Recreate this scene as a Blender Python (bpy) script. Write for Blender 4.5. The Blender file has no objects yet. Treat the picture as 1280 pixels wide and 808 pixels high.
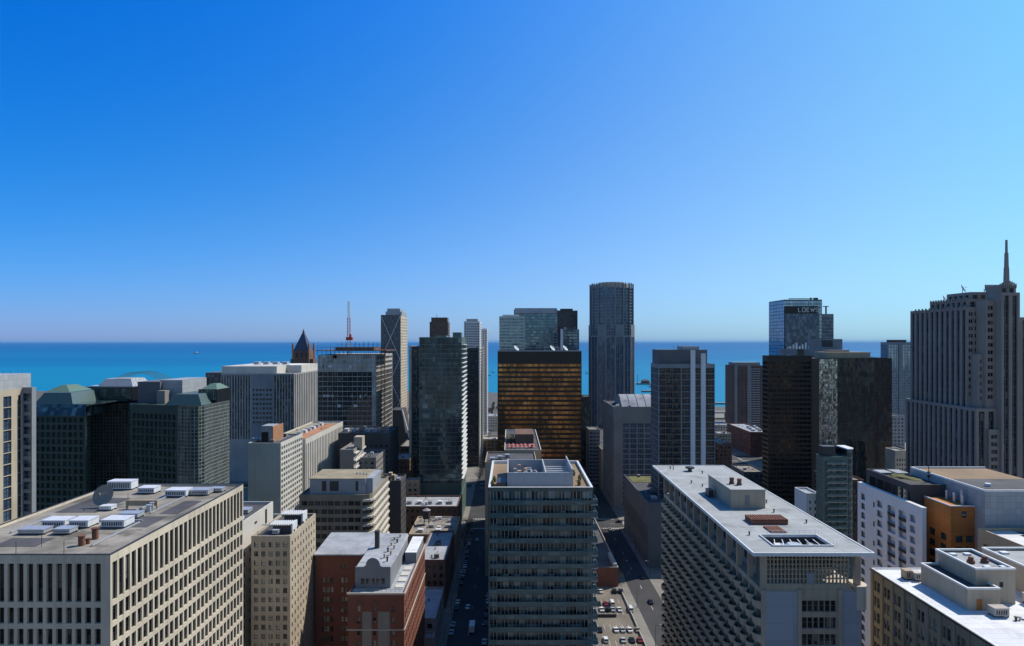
import bpy, math, random
from mathutils import Vector, Matrix
R = math.radians
random.seed(7)
scene = bpy.context.scene
COL = scene.collection

# ------------------------------------------------------------------ camera, sky, sun, exposure
H, FPX, CX, CY = 125.0, 800.0, 638.0, 427.0        # eye height; focal length, vanishing point in photo pixels (1280x808)
cam = bpy.data.cameras.new('camera'); camo = bpy.data.objects.new('camera', cam); COL.objects.link(camo)
cam.sensor_width = 36; cam.lens = 36 * FPX / 1280
cam.shift_x = (640 - CX) / 1280; cam.shift_y = (CY - 404) / 1280
cam.clip_start = 1; cam.clip_end = 200000
camo.location = (0, 0, H); camo.rotation_euler = (R(90), 0, 0)
scene.camera = camo

SUN_EL, SUN_AZ = 49.0, 57.0                          # azimuth measured from +Y (forward) towards +X (right)
world = bpy.data.worlds.new('World'); scene.world = world; world.use_nodes = True
wn = world.node_tree; wn.nodes.clear()
sky = wn.nodes.new('ShaderNodeTexSky'); sky.sky_type = 'NISHITA'; sky.sun_disc = False
sky.sun_elevation = R(SUN_EL); sky.sun_rotation = R(SUN_AZ)
sky.altitude = 0; sky.air_density = 1.0; sky.dust_density = 0.2; sky.ozone_density = 3.0
# clear, polarised spring sky: the physical sky graded per direction (deeper blue away from the sun, no yellow band at the horizon)
def wnode(t, op, *ins):
    n = wn.nodes.new(t); n.operation = op
    for i, v in enumerate(ins):
        if isinstance(v, (int, float, tuple)): n.inputs[i].default_value = v
        else: wn.links.new(v, n.inputs[i])
    return n.outputs['Value'] if t == 'ShaderNodeMath' else n.outputs['Vector']
tc = wn.nodes.new('ShaderNodeTexCoord'); sx_ = wn.nodes.new('ShaderNodeSeparateXYZ'); wn.links.new(tc.outputs['Generated'], sx_.inputs[0])
sX = wnode('ShaderNodeMath', 'MAXIMUM', wnode('ShaderNodeMath', 'MINIMUM', sx_.outputs[0], .7), -.7)
sZ = wnode('ShaderNodeMath', 'MAXIMUM', wnode('ShaderNodeMath', 'MINIMUM', sx_.outputs[2], .5), 0.0)
sE = wnode('ShaderNodeMath', 'EXPONENT', wnode('ShaderNodeMath', 'MULTIPLY', sZ, -12.0))
acc = (-0.16, -0.152, 0.053); xz_ = wnode('ShaderNodeMath', 'MULTIPLY', sX, sZ)
for col_, var in (((-0.034, 0.132, -0.179), sX), ((7.665, 1.196, 0.0), xz_), ((-0.84, -0.31, 0.235), sE), ((-2.224, 0.296, 1.056), sZ), ((-7.244, 0.351, -0.164), wnode('ShaderNodeMath', 'MULTIPLY', sX, xz_))):
    cv_ = wn.nodes.new('ShaderNodeVectorMath'); cv_.operation = 'SCALE'; cv_.inputs[0].default_value = col_; wn.links.new(var, cv_.inputs['Scale'])
    acc = wnode('ShaderNodeVectorMath', 'ADD', acc, cv_.outputs[0])
fy = wnode('ShaderNodeMath', 'MAXIMUM', wnode('ShaderNodeMath', 'MINIMUM', wnode('ShaderNodeMath', 'DIVIDE', wnode('ShaderNodeMath', 'SUBTRACT', sx_.outputs[1], .1), .55), 1.0), 0.45)
ac2 = wn.nodes.new('ShaderNodeVectorMath'); ac2.operation = 'SCALE'; wn.links.new(acc, ac2.inputs[0]); wn.links.new(fy, ac2.inputs['Scale'])
grade = wnode('ShaderNodeVectorMath', 'POWER', (math.e,) * 3, ac2.outputs[0])
mul = wnode('ShaderNodeVectorMath', 'MULTIPLY', sky.outputs[0], grade)
bg = wn.nodes.new('ShaderNodeBackground'); bg.inputs[1].default_value = 0.105
wo = wn.nodes.new('ShaderNodeOutputWorld')
wn.links.new(mul, bg.inputs[0]); wn.links.new(bg.outputs[0], wo.inputs[0])

sd = bpy.data.lights.new('sun', 'SUN'); sd.energy = 5.0; sd.angle = R(0.53); sd.color = (1.0, 0.93, 0.82)
so = bpy.data.objects.new('sun', sd); COL.objects.link(so)
sv = Vector((math.sin(R(SUN_AZ)) * math.cos(R(SUN_EL)), math.cos(R(SUN_AZ)) * math.cos(R(SUN_EL)), math.sin(R(SUN_EL))))
so.rotation_euler = sv.to_track_quat('Z', 'Y').to_euler(); so.location = (0, 0, 400)
vs = scene.view_settings
vs.view_transform = 'Standard'; vs.look = 'None'; vs.exposure = 0.0; vs.gamma = 1.0; vs.use_curve_mapping = False
scene.cycles.max_bounces = 6; scene.cycles.caustics_reflective = False; scene.cycles.caustics_refractive = False

def PX(px, Y): return (px - CX) * Y / FPX
def PZ(py, Y): return H - (py - CY) * Y / FPX

# ------------------------------------------------------------------ materials
def nn(nt, t, **k):
    n = nt.nodes.new(t)
    for a, b in k.items(): setattr(n, a, b)
    return n
def mathn(nt, op, a, b=None):
    n = nn(nt, 'ShaderNodeMath', operation=op)
    for i, v in enumerate((a, b)):
        if v is None: continue
        if isinstance(v, (int, float)): n.inputs[i].default_value = v
        else: nt.links.new(v, n.inputs[i])
    return n.outputs[0]
def mixc(nt, fac, a, b, mode='MIX'):
    n = nn(nt, 'ShaderNodeMix', data_type='RGBA', blend_type=mode)
    for i, v in ((0, fac), (6, a), (7, b)):
        if isinstance(v, (int, float)): n.inputs[i].default_value = v
        elif isinstance(v, tuple): n.inputs[i].default_value = (*v, 1)
        else: nt.links.new(v, n.inputs[i])
    return n.outputs[2]
def newmat(name):
    m = bpy.data.materials.new(name); m.use_nodes = True
    nt = m.node_tree; b = nt.nodes['Principled BSDF']
    return m, nt, b
def noise(nt, scale, vec, detail=3, rough=.55):
    n = nn(nt, 'ShaderNodeTexNoise'); n.inputs['Scale'].default_value = scale
    n.inputs['Detail'].default_value = detail; n.inputs['Roughness'].default_value = rough
    nt.links.new(vec, n.inputs['Vector']); return n.outputs['Fac']
def ramp(nt, fac, lo, hi):
    n = nn(nt, 'ShaderNodeMapRange'); nt.links.new(fac, n.inputs[0])
    n.inputs[1].default_value = lo; n.inputs[2].default_value = hi; return n.outputs[0]
def pos(nt, scale=(1, 1, 1)):
    g = nn(nt, 'ShaderNodeNewGeometry'); m = nn(nt, 'ShaderNodeMapping'); m.inputs['Scale'].default_value = scale
    nt.links.new(g.outputs['Position'], m.inputs['Vector']); return m.outputs[0]

def wall(name, col, rough=.85, stain=.3, streak=.25, fine=.12, joint=None, spec=.3):
    """masonry / concrete / metal cladding with stains, rain streaks and panel joints"""
    m, nt, b = newmat(name)
    c = mixc(nt, ramp(nt, noise(nt, .09, pos(nt), 4), .35, .75), tuple(x * (1 + stain * .25) for x in col), tuple(x * (1 - stain) for x in col))
    s = ramp(nt, noise(nt, .8, pos(nt, (1, 1, .06)), 3), .5, .8)
    c = mixc(nt, mathn(nt, 'MULTIPLY', s, streak), c, tuple(x * .45 for x in col))
    f = ramp(nt, noise(nt, 2.2, pos(nt), 4, .7), .3, .7)
    c = mixc(nt, mathn(nt, 'MULTIPLY', f, fine), c, tuple(x * .5 for x in col))
    if joint:
        br = nn(nt, 'ShaderNodeTexBrick'); br.offset = 0; br.inputs['Scale'].default_value = 1
        br.inputs['Brick Width'].default_value = joint[0]; br.inputs['Row Height'].default_value = joint[1]
        br.inputs['Mortar Size'].default_value = joint[2]
        br.inputs['Color1'].default_value = (1, 1, 1, 1); br.inputs['Color2'].default_value = (.86, .86, .86, 1); br.inputs['Mortar'].default_value = (.5, .5, .5, 1)
        sp = nn(nt, 'ShaderNodeSeparateXYZ'); nt.links.new(pos(nt), sp.inputs[0]); cb = nn(nt, 'ShaderNodeCombineXYZ')
        nt.links.new(mathn(nt, 'ADD', sp.outputs[0], sp.outputs[1]), cb.inputs[0]); nt.links.new(sp.outputs[2], cb.inputs[1])
        nt.links.new(cb.outputs[0], br.inputs['Vector'])
        c = mixc(nt, 1.0, c, br.outputs['Color'], 'MULTIPLY')
    nt.links.new(c, b.inputs['Base Color']); b.inputs['Roughness'].default_value = rough
    b.inputs['Specular IOR Level'].default_value = spec
    bp = nn(nt, 'ShaderNodeBump'); bp.inputs['Strength'].default_value = .25; bp.inputs['Distance'].default_value = .05
    nt.links.new(noise(nt, 3, pos(nt), 4), bp.inputs['Height']); nt.links.new(bp.outputs[0], b.inputs['Normal'])
    return m

def glass(name, dark, light, plight=.25, cell=(1.5, 1.5, 3.0), metallic=0.0, rough=.06, tilt=.02, spec=.5, mid=None, patch=None):
    """window glass: some panes show pale blinds, every pane is tilted a hair so reflections break up"""
    m, nt, b = newmat(name)
    p = pos(nt, tuple(1 / x for x in cell)); ad = nn(nt, 'ShaderNodeVectorMath', operation='ADD'); ad.inputs[1].default_value = (.37, .29, .41)
    nt.links.new(p, ad.inputs[0]); fl = nn(nt, 'ShaderNodeVectorMath', operation='FLOOR'); nt.links.new(ad.outputs[0], fl.inputs[0])
    w = nn(nt, 'ShaderNodeTexWhiteNoise', noise_dimensions='3D'); nt.links.new(fl.outputs[0], w.inputs['Vector'])
    cr = nn(nt, 'ShaderNodeValToRGB'); e = cr.color_ramp.elements
    md = mid or tuple((a * 2 + c) / 3 for a, c in zip(dark, light))
    e[0].position = 0; e[0].color = (*dark, 1); e[1].position = 1; e[1].color = (*light, 1)
    x = cr.color_ramp.elements.new(max(.02, .6 - plight)); x.color = (*dark, 1)
    x = cr.color_ramp.elements.new(max(.04, 1 - plight)); x.color = (*md, 1)
    nt.links.new(w.outputs['Value'], cr.inputs[0]); co_ = cr.outputs[0]
    if patch:                                             # broad brighter and dimmer reflections painted into the glass colour
        pf = ramp(nt, noise(nt, patch[0], pos(nt, patch[3]), 3), .38, .66)
        co_ = mixc(nt, 1.0, co_, mixc(nt, pf, (patch[1],) * 3, (patch[2],) * 3), 'MULTIPLY')
    nt.links.new(co_, b.inputs['Base Color'])
    b.inputs['Metallic'].default_value = metallic; b.inputs['Roughness'].default_value = rough; b.inputs['Specular IOR Level'].default_value = spec
    sub = nn(nt, 'ShaderNodeVectorMath', operation='SUBTRACT'); nt.links.new(w.outputs['Color'], sub.inputs[0]); sub.inputs[1].default_value = (.5, .5, .5)
    sc = nn(nt, 'ShaderNodeVectorMath', operation='SCALE'); nt.links.new(sub.outputs[0], sc.inputs[0]); sc.inputs['Scale'].default_value = tilt
    n3 = nn(nt, 'ShaderNodeTexNoise'); n3.inputs['Scale'].default_value = .35; nt.links.new(pos(nt), n3.inputs['Vector'])
    s2 = nn(nt, 'ShaderNodeVectorMath', operation='SUBTRACT'); nt.links.new(n3.outputs['Color'], s2.inputs[0]); s2.inputs[1].default_value = (.5, .5, .5)
    k2 = nn(nt, 'ShaderNodeVectorMath', operation='SCALE'); nt.links.new(s2.outputs[0], k2.inputs[0]); k2.inputs['Scale'].default_value = tilt * 2
    g = nn(nt, 'ShaderNodeNewGeometry'); a1 = nn(nt, 'ShaderNodeVectorMath', operation='ADD'); a2 = nn(nt, 'ShaderNodeVectorMath', operation='ADD')
    nt.links.new(g.outputs['Normal'], a1.inputs[0]); nt.links.new(sc.outputs[0], a1.inputs[1])
    nt.links.new(a1.outputs[0], a2.inputs[0]); nt.links.new(k2.outputs[0], a2.inputs[1])
    no = nn(nt, 'ShaderNodeVectorMath', operation='NORMALIZE'); nt.links.new(a2.outputs[0], no.inputs[0]); nt.links.new(no.outputs[0], b.inputs['Normal'])
    return m

def plain(name, col, rough=.5, metallic=0.0, fine=.2):
    m, nt, b = newmat(name)
    f = ramp(nt, noise(nt, 1.3, pos(nt), 4), .3, .75)
    nt.links.new(mixc(nt, f, col, tuple(x * (1 - fine) for x in col)), b.inputs['Base Color'])
    b.inputs['Roughness'].default_value = rough; b.inputs['Metallic'].default_value = metallic
    return m

def roofing(name, col, patch=.35, pond=.3):
    """flat roof: membrane seams, patches, dirt rings where water stood"""
    m, nt, b = newmat(name)
    c = mixc(nt, ramp(nt, noise(nt, .11, pos(nt), 5, .6), .35, .7), tuple(x * 1.1 for x in col), tuple(x * (1 - patch) for x in col))
    c = mixc(nt, mathn(nt, 'MULTIPLY', ramp(nt, noise(nt, .2, pos(nt), 4), .55, .68), pond), c, tuple(x * .35 for x in col))
    br = nn(nt, 'ShaderNodeTexBrick'); br.inputs['Scale'].default_value = 1; br.inputs['Brick Width'].default_value = 9
    br.inputs['Row Height'].default_value = 2; br.inputs['Mortar Size'].default_value = .05
    br.inputs['Color1'].default_value = (1, 1, 1, 1); br.inputs['Color2'].default_value = (.9, .9, .9, 1); br.inputs['Mortar'].default_value = (.66, .66, .66, 1)
    nt.links.new(pos(nt), br.inputs['Vector']); c = mixc(nt, 1.0, c, br.outputs['Color'], 'MULTIPLY')
    c = mixc(nt, mathn(nt, 'MULTIPLY', ramp(nt, noise(nt, 1.6, pos(nt), 5, .7), .4, .8), .3), c, tuple(x * .5 for x in col))
    nt.links.new(c, b.inputs['Base Color']); b.inputs['Roughness'].default_value = .85; b.inputs['Specular IOR Level'].default_value = .25
    return m

M = {}
M['concrete_cream'] = wall('concrete_cream', (.6, .53, .43), stain=.22, streak=.6)
M['concrete_warm'] = wall('concrete_warm', (.5, .42, .33), stain=.3, streak=.6)
M['stone_olive'] = wall('stone_olive', (.29, .25, .185), stain=.25, streak=.5)
M['concrete_grey'] = wall('concrete_grey', (.36, .36, .36), stain=.2)
M['concrete_rough'] = wall('concrete_rough', (.5, .48, .45), stain=.45, streak=.6, joint=(3.8, 4, .12))
M['concrete_pale'] = wall('concrete_pale', (.58, .56, .52), stain=.15)
M['panel_pale'] = wall('panel_pale', (.42, .45, .5), stain=.08, streak=.1, joint=(7, 3.7, .03))
M['panel_grey'] = wall('panel_grey', (.38, .4, .43), stain=.08, streak=.08, joint=(1.8, 1.8, .03), rough=.5)
M['white_paint'] = wall('white_paint', (.66, .68, .72), stain=.08, streak=.15)
M['white_metal'] = plain('white_metal', (.72, .74, .76), .45)
M['galvanised'] = plain('galvanised', (.5, .53, .58), .4, .4)
M['unit_white'] = plain('unit_white', (.7, .72, .78), .5, .1, .25)
M['dark_metal'] = plain('dark_metal', (.05, .05, .055), .5, .3)
M['rust'] = wall('rust', (.2, .09, .06), stain=.4)
M['brick_red'] = wall('brick_red', (.21, .085, .058), stain=.25, streak=.25)
M['brick_orange'] = wall('brick_orange', (.42, .21, .12), stain=.3)
M['brick_brown'] = wall('brick_brown', (.17, .1, .075), stain=.3)
M['brick_umber'] = wall('brick_umber', (.11, .075, .055), stain=.3)
M['brick_tan'] = wall('brick_tan', (.44, .34, .24), stain=.2, streak=.35)
M['stone_buff'] = wall('stone_buff', (.47, .4, .31), stain=.25, streak=.4)
M['stone_grey'] = wall('stone_grey', (.27, .25, .235), stain=.2)
M['stone_light'] = wall('stone_light', (.46, .42, .38), stain=.15, streak=.2)
M['dark_wall'] = wall('dark_wall', (.075, .072, .075), stain=.3)
M['slab_blue'] = wall('slab_blue', (.24, .26, .29), stain=.2)
M['bronze_wall'] = plain('bronze_wall', (.035, .026, .022), .45, .3)
M['black_wall'] = plain('black_wall', (.012, .012, .014), .4, .2)
M['ochre'] = wall('ochre', (.5, .185, .05), stain=.12, streak=.12, joint=(2.4, 1.2, .02))
M['green_frame'] = plain('green_frame', (.11, .17, .15), .5, .2)
M['green_wall'] = wall('green_wall', (.05, .075, .07), stain=.3)
M['stone_brown'] = wall('stone_brown', (.31, .265, .24), stain=.15, streak=.2)
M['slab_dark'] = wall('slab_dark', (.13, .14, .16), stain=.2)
M['twin_glass'] = glass('twin_glass', (.01, .012, .016), (.17, .16, .15), .12, (1.2, 1.2, 4), 0, .1, .02, .35)
M['teal_sheet'] = plain('teal_sheet', (.085, .135, .135), .4, .2)
M['copper_green'] = plain('copper_green', (.09, .17, .14), .7)
M['teal_spandrel'] = glass('teal_spandrel', (.06, .1, .105), (.1, .15, .15), .4, (2.6, 2.6, 3.1), 0, .15, .01)
M['slate_blue'] = wall('slate_blue', (.07, .09, .16), stain=.3)
M['wood_deck'] = wall('wood_deck', (.26, .18, .11), stain=.25)
M['gravel_roof'] = roofing('gravel_roof', (.32, .292, .255), .6, .85)
M['grey_roof'] = roofing('grey_roof', (.37, .39, .4), .18, .4)
M['dark_roof'] = roofing('dark_roof', (.1, .1, .11))
M['white_roof'] = roofing('white_roof', (.74, .75, .77), .16, .2)
M['pale_roof'] = roofing('pale_roof', (.38, .4, .44), .3, .5)
M['tan_roof'] = roofing('tan_roof', (.36, .31, .22))
M['green_roof'] = wall('green_roof', (.15, .15, .05), stain=.5, fine=.4)
M['glass_dark'] = glass('glass_dark', (.012, .013, .016), (.24, .23, .2), .24)
M['glass_blind'] = glass('glass_blind', (.02, .022, .025), (.42, .4, .34), .46, (1.7, 1.7, 3.0))
M['glass_teal'] = glass('glass_teal', (.035, .06, .075), (.12, .19, .21), .22, (1.8, 1.8, 3.3), .4, .05, .02, patch=(.06, .55, 1.5, (1, 1, .7)))
M['glass_blue'] = glass('glass_blue', (.025, .05, .1), (.1, .16, .24), .3, (1.5, 1.5, 3.3), .3, .05, .02)
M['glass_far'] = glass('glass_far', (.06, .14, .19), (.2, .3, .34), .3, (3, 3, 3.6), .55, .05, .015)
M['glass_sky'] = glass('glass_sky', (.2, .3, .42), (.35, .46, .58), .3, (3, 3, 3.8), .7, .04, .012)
M['glass_black'] = glass('glass_black', (.01, .014, .018), (.035, .05, .06), .3, (1.5, 1.5, 3.6), .05, .03, .05, .5)
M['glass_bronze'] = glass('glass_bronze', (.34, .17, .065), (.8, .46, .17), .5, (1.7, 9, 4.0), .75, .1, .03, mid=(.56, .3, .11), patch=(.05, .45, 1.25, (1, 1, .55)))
M['glass_green'] = glass('glass_green', (.018, .034, .034), (.11, .15, .14), .32, (1.3, 1.3, 3.0), .3, .05, .035)
M['glass_rail'] = glass('glass_rail', (.08, .135, .145), (.13, .2, .205), .3, (1.4, 1.4, 3.1), .1, .08, .015)
M['white_frame'] = plain('white_frame', (.5, .51, .5), .5)
M['grey_frame'] = plain('grey_frame', (.2, .21, .22), .5)
M['black_frame'] = plain('black_frame', (.03, .03, .03), .5)
M['asphalt'] = wall('asphalt', (.055, .055, .058), stain=.3, streak=0, fine=.3)
M['lot_asphalt'] = wall('lot_asphalt', (.2, .175, .145), stain=.45, streak=0, fine=.4)
M['pavement'] = wall('pavement', (.24, .225, .2), stain=.25, streak=0, joint=(1.5, 1.5, .04))
M['earth'] = wall('earth', (.12, .11, .1), stain=.4, streak=0)
M['grass'] = wall('grass', (.15, .17, .05), stain=.3, streak=0)
M['paint_line'] = plain('paint_line', (.6, .6, .57), .7)
M['bark'] = plain('bark', (.1, .075, .055), .9)
M['twigs'] = wall('twigs', (.13, .1, .07), stain=.4)
M['red_paint'] = plain('red_paint', (.45, .05, .035), .5)
M['rubber'] = plain('rubber', (.02, .02, .02), .8)
M['car_glass'] = plain('car_glass', (.015, .018, .02), .08)
for n_, c_ in dict(white=(.75, .75, .75), silver=(.45, .46, .48), black=(.015, .015, .017), grey=(.13, .135, .14), red=(.28, .025, .02), blue=(.05, .1, .25), tan=(.35, .29, .2), navy=(.02, .03, .07)).items():
    M['car_' + n_] = plain('car_' + n_, c_, .3, .15, .06)

# ------------------------------------------------------------------ mesh building
class MB:
    def __init__(s): s.v = []; s.f = []; s.m = []
    def face(s, pts, m=0):
        i = len(s.v); s.v += [tuple(p) for p in pts]; s.f.append(tuple(range(i, i + len(pts)))); s.m.append(m)
    def box(s, x0, y0, z0, x1, y1, z1, m=0, bottom=True):
        if x0 > x1: x0, x1 = x1, x0
        if y0 > y1: y0, y1 = y1, y0
        a, b, c, d = (x0, y0), (x1, y0), (x1, y1), (x0, y1)
        s.prism([a, b, c, d], z0, z1, m, bottom)
    def prism(s, poly, z0, z1, m=0, bottom=True, top=True):      # poly counter-clockwise from above
        n = len(poly); i = len(s.v)
        s.v += [(p[0], p[1], z0) for p in poly] + [(p[0], p[1], z1) for p in poly]
        for k in range(n):
            q = (k + 1) % n; s.f.append((i + k, i + q, i + n + q, i + n + k)); s.m.append(m)
        if top: s.f.append(tuple(i + n + k for k in range(n))); s.m.append(m)
        if bottom: s.f.append(tuple(i + n - 1 - k for k in range(n))); s.m.append(m)
    def frustum(s, p0, z0, p1, z1, m=0):
        n = len(p0); i = len(s.v)
        s.v += [(p[0], p[1], z0) for p in p0] + [(p[0], p[1], z1) for p in p1]
        for k in range(n):
            q = (k + 1) % n; s.f.append((i + k, i + q, i + n + q, i + n + k)); s.m.append(m)
        s.f.append(tuple(i + n + k for k in range(n))); s.m.append(m)
        s.f.append(tuple(i + n - 1 - k for k in range(n))); s.m.append(m)
    def bar(s, a, b, r, m=0, n=4):
        a = Vector(a); b = Vector(b); d = (b - a).normalized()
        u = d.cross(Vector((0, 0, 1)));
        if u.length < 1e-3: u = Vector((1, 0, 0))
        u.normalize(); w = d.cross(u); i = len(s.v)
        r2 = r[1] if isinstance(r, tuple) else r; r1 = r[0] if isinstance(r, tuple) else r
        for c, rr in ((a, r1), (b, r2)):
            for k in range(n):
                t = 2 * math.pi * (k + .5) / n; s.v.append(tuple(c + (u * math.cos(t) + w * math.sin(t)) * rr))
        for k in range(n):
            q = (k + 1) % n; s.f.append((i + k, i + n + k, i + n + q, i + q)); s.m.append(m)
        s.f.append(tuple(i + k for k in range(n))); s.m.append(m)
        s.f.append(tuple(i + n + n - 1 - k for k in range(n))); s.m.append(m)
    def cyl(s, x, y, z0, z1, r0, r1=None, n=16, m=0):
        r1 = r0 if r1 is None else r1
        p = lambda r: [(x + r * math.cos(2 * math.pi * k / n), y + r * math.sin(2 * math.pi * k / n)) for k in range(n)]
        s.frustum(p(r0), z0, p(r1), z1, m)
    def add(s, other, mat, moff=0):
        i = len(s.v); s.v += [tuple(mat @ Vector(p)) for p in other.v]
        s.f += [tuple(i + k for k in f) for f in other.f]; s.m += [k + moff for k in other.m]
    def mesh(s, name, mats, off=(0, 0, 0)):
        me = bpy.data.meshes.new(name)
        me.from_pydata([(a - off[0], b - off[1], c - off[2]) for a, b, c in s.v], [], s.f)
        for k in mats: me.materials.append(M[k])
        me.polygons.foreach_set('material_index', s.m); me.update()
        return me
    def obj(s, name, mats, parent=None, kind=None, label=None):
        """one mesh object; under a parent its vertices are stored relative to the parent's place"""
        if isinstance(mats, str): mats = [mats]
        off = world_loc(parent) if parent else (0, 0, 0)
        o = bpy.data.objects.new(name, s.mesh(name, mats, off)); COL.objects.link(o)
        if parent: o.parent = parent; WL[o.name] = off
        if kind: o['kind'] = kind
        if label: o['label'] = label
        return o
WL = {}
def world_loc(o): return WL.get(o.name, (0, 0, 0))
def thing(name, label, cat, loc, group=None):
    o = bpy.data.objects.new(name, None); COL.objects.link(o); o.empty_display_size = 2
    o.location = loc; o['label'] = label; o['category'] = cat; WL[o.name] = tuple(loc)
    if group: o['group'] = group
    return o
def tag(o, label, cat, group=None):
    o['label'] = label; o['category'] = cat
    if group: o['group'] = group
    return o
def struct(name, mb, mat):
    return mb.obj(name, mat, None, 'structure')

# windows ------------------------------------------------------------
WCACHE = {}
def win_mb(w, h, nx, nz, fw):
    """a window: glass (slot 0) with frame bars (slot 1); local x across, z up, faces -y"""
    b = MB(); b.face([(-w/2, 0, -h/2), (w/2, 0, -h/2), (w/2, 0, h/2), (-w/2, 0, h/2)], 0)
    if fw:
        d = min(.1, fw * 1.2)
        for k in range(nx + 1):
            x = -w/2 + w * k / nx; x0, x1 = max(-w/2, x - fw/2), min(w/2, x + fw/2)
            b.box(x0, -d, -h/2, x1, -.004, h/2, 1, False)
        for k in range(nz + 1):
            z = -h/2 + h * k / nz; z0, z1 = max(-h/2, z - fw/2), min(h/2, z + fw/2)
            b.box(-w/2, -d - .004, z0, w/2, -.006, z1, 1, False)
    return b
def proj_area(c, w, h, n):
    if c[1] < 5: return 0
    d = Vector(c) - Vector((0, 0, H)); f = -(d.x * n[0] + d.y * n[1]) / d.length
    return max(0, f) * w * h / d.length_squared

class Building:
    def __init__(s, name, label, loc, cat='building', group=None, vis=(0, 0, 1280, 808)):
        s.root = thing(name, label, cat, (loc[0], loc[1], 0), group); s.wins = {}; s.vis = vis
    def facade(s, mb, P0, P1, z0, z1, cols, rows, dep=.3, m=0, win=None, skip=None):
        """wall from P0 to P1 (left to right seen from outside) with recessed openings; windows are collected"""
        P0 = Vector(P0); P1 = Vector(P1); L = (P1 - P0).length; d = (P1 - P0) / L; n = Vector((d.y, -d.x))
        pt = lambda u, z, k=0: (P0.x + d.x * u - n.x * k, P0.y + d.y * u - n.y * k, z)
        q = lambda u0, u1, a, b: mb.face([pt(u0, a), pt(u1, a), pt(u1, b), pt(u0, b)], m)
        rows = sorted(rows); cols = sorted(cols); z = z0
        ang = math.atan2(d.y, d.x)
        for j, (a, b) in enumerate(rows):
            if a > z + 1e-4: q(0, L, z, a)
            u = 0
            for i, (c, e) in enumerate(cols):
                if skip and skip(i, j): continue
                if c > u + 1e-4: q(u, c, a, b)
                u = e
                mb.face([pt(c, a), pt(e, a), pt(e, a, dep), pt(c, a, dep)], m); mb.face([pt(c, b, dep), pt(e, b, dep), pt(e, b), pt(c, b)], m)
                mb.face([pt(c, a, dep), pt(c, b, dep), pt(c, b), pt(c, a)], m); mb.face([pt(e, a), pt(e, b), pt(e, b, dep), pt(e, a, dep)], m)
                w = dict(win or {}); cc = pt((c + e) / 2, (a + b) / 2, dep)
                key = (w.get('name', 'window'), w.get('g', 'glass_dark'), w.get('f', 'grey_frame'), w.get('nx', 1), w.get('nz', 1), w.get('fw', .08))
                s.wins.setdefault(key, []).append((cc, e - c, b - a, ang, (n.x, n.y)))
            if u < L - 1e-4: q(u, L, a, b)
            z = b
        if z < z1 - 1e-4: q(0, L, z, z1)
    def auto(s, mb, P0, P1, z0, z1, bay=3, ww=.5, fl=3.3, wh=.5, top=1.5, mx=.6, n=None, sill=.3, dep=.3, m=0, zmin=None, skip=None, **win):
        """regular grid of openings"""
        L = (Vector(P1) - Vector(P0)).length; n = n or max(1, round((L - 2 * mx) / bay)); bw = (L - 2 * mx) / n
        cols = [(mx + bw * (k + .5 - ww/2), mx + bw * (k + .5 + ww/2)) for k in range(n)]
        rows = []; z = z1 - top
        zmin = z0 + 1 if zmin is None else zmin
        while z - fl > zmin:
            rows.append((z - fl * (1 - sill), z - fl * (1 - sill) + fl * wh)); z -= fl
        s.facade(mb, P0, P1, z0, z1, cols, rows, dep, m, win, skip)
    def flush(s, cap=98):
        """the windows that show largest become parts of their own, the rest one part"""
        byname = {}
        for key, lst in s.wins.items():
            for w in lst: byname.setdefault(key[0], []).append((key, w))
        x0, y0, x1, y1 = s.vis; loc = world_loc(s.root)
        for name, lst in byname.items():
            def rank(t):
                c, w, h, a, n = t[1]
                if c[1] < 5: return 0
                px, py = CX + c[0] * FPX / c[1], CY + (H - c[2]) * FPX / c[1]
                return proj_area(c, w, h, n) + (1e3 if x0 <= px <= x1 and y0 <= py <= y1 else 0) * (proj_area(c, w, h, n) > 0)
            lst.sort(key=rank, reverse=True); rest = {}
            for i, (key, (c, w, h, a, n)) in enumerate(lst):
                if i < cap:
                    ck = key + (round(w, 2), round(h, 2))
                    if ck not in WCACHE: WCACHE[ck] = win_mb(w, h, key[3], key[4], key[5]).mesh(name, [key[1], key[2]])
                    o = bpy.data.objects.new(name, WCACHE[ck]); COL.objects.link(o); o.parent = s.root
                    o.location = (c[0] - loc[0], c[1] - loc[1], c[2]); o.rotation_euler = (0, 0, a)
                else: rest.setdefault(key[1:3], []).append((key, c, w, h, a))
            if rest:
                mb = MB(); mats = []
                for (g, f), l in rest.items():
                    off = len(mats); mats += [g, f]
                    for key, c, w, h, a in l:
                        mb.add(win_mb(w, h, key[3], key[4], key[5]), Matrix.Translation(c) @ Matrix.Rotation(a, 4, 'Z'), off)
                mb.obj('remaining_' + name + 's', mats, s.root, 'stuff')
        s.wins = {}
    def part(s, name, mb, mats, label=None, parent=None): return mb.obj(name, mats, parent or s.root, None, label)

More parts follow.
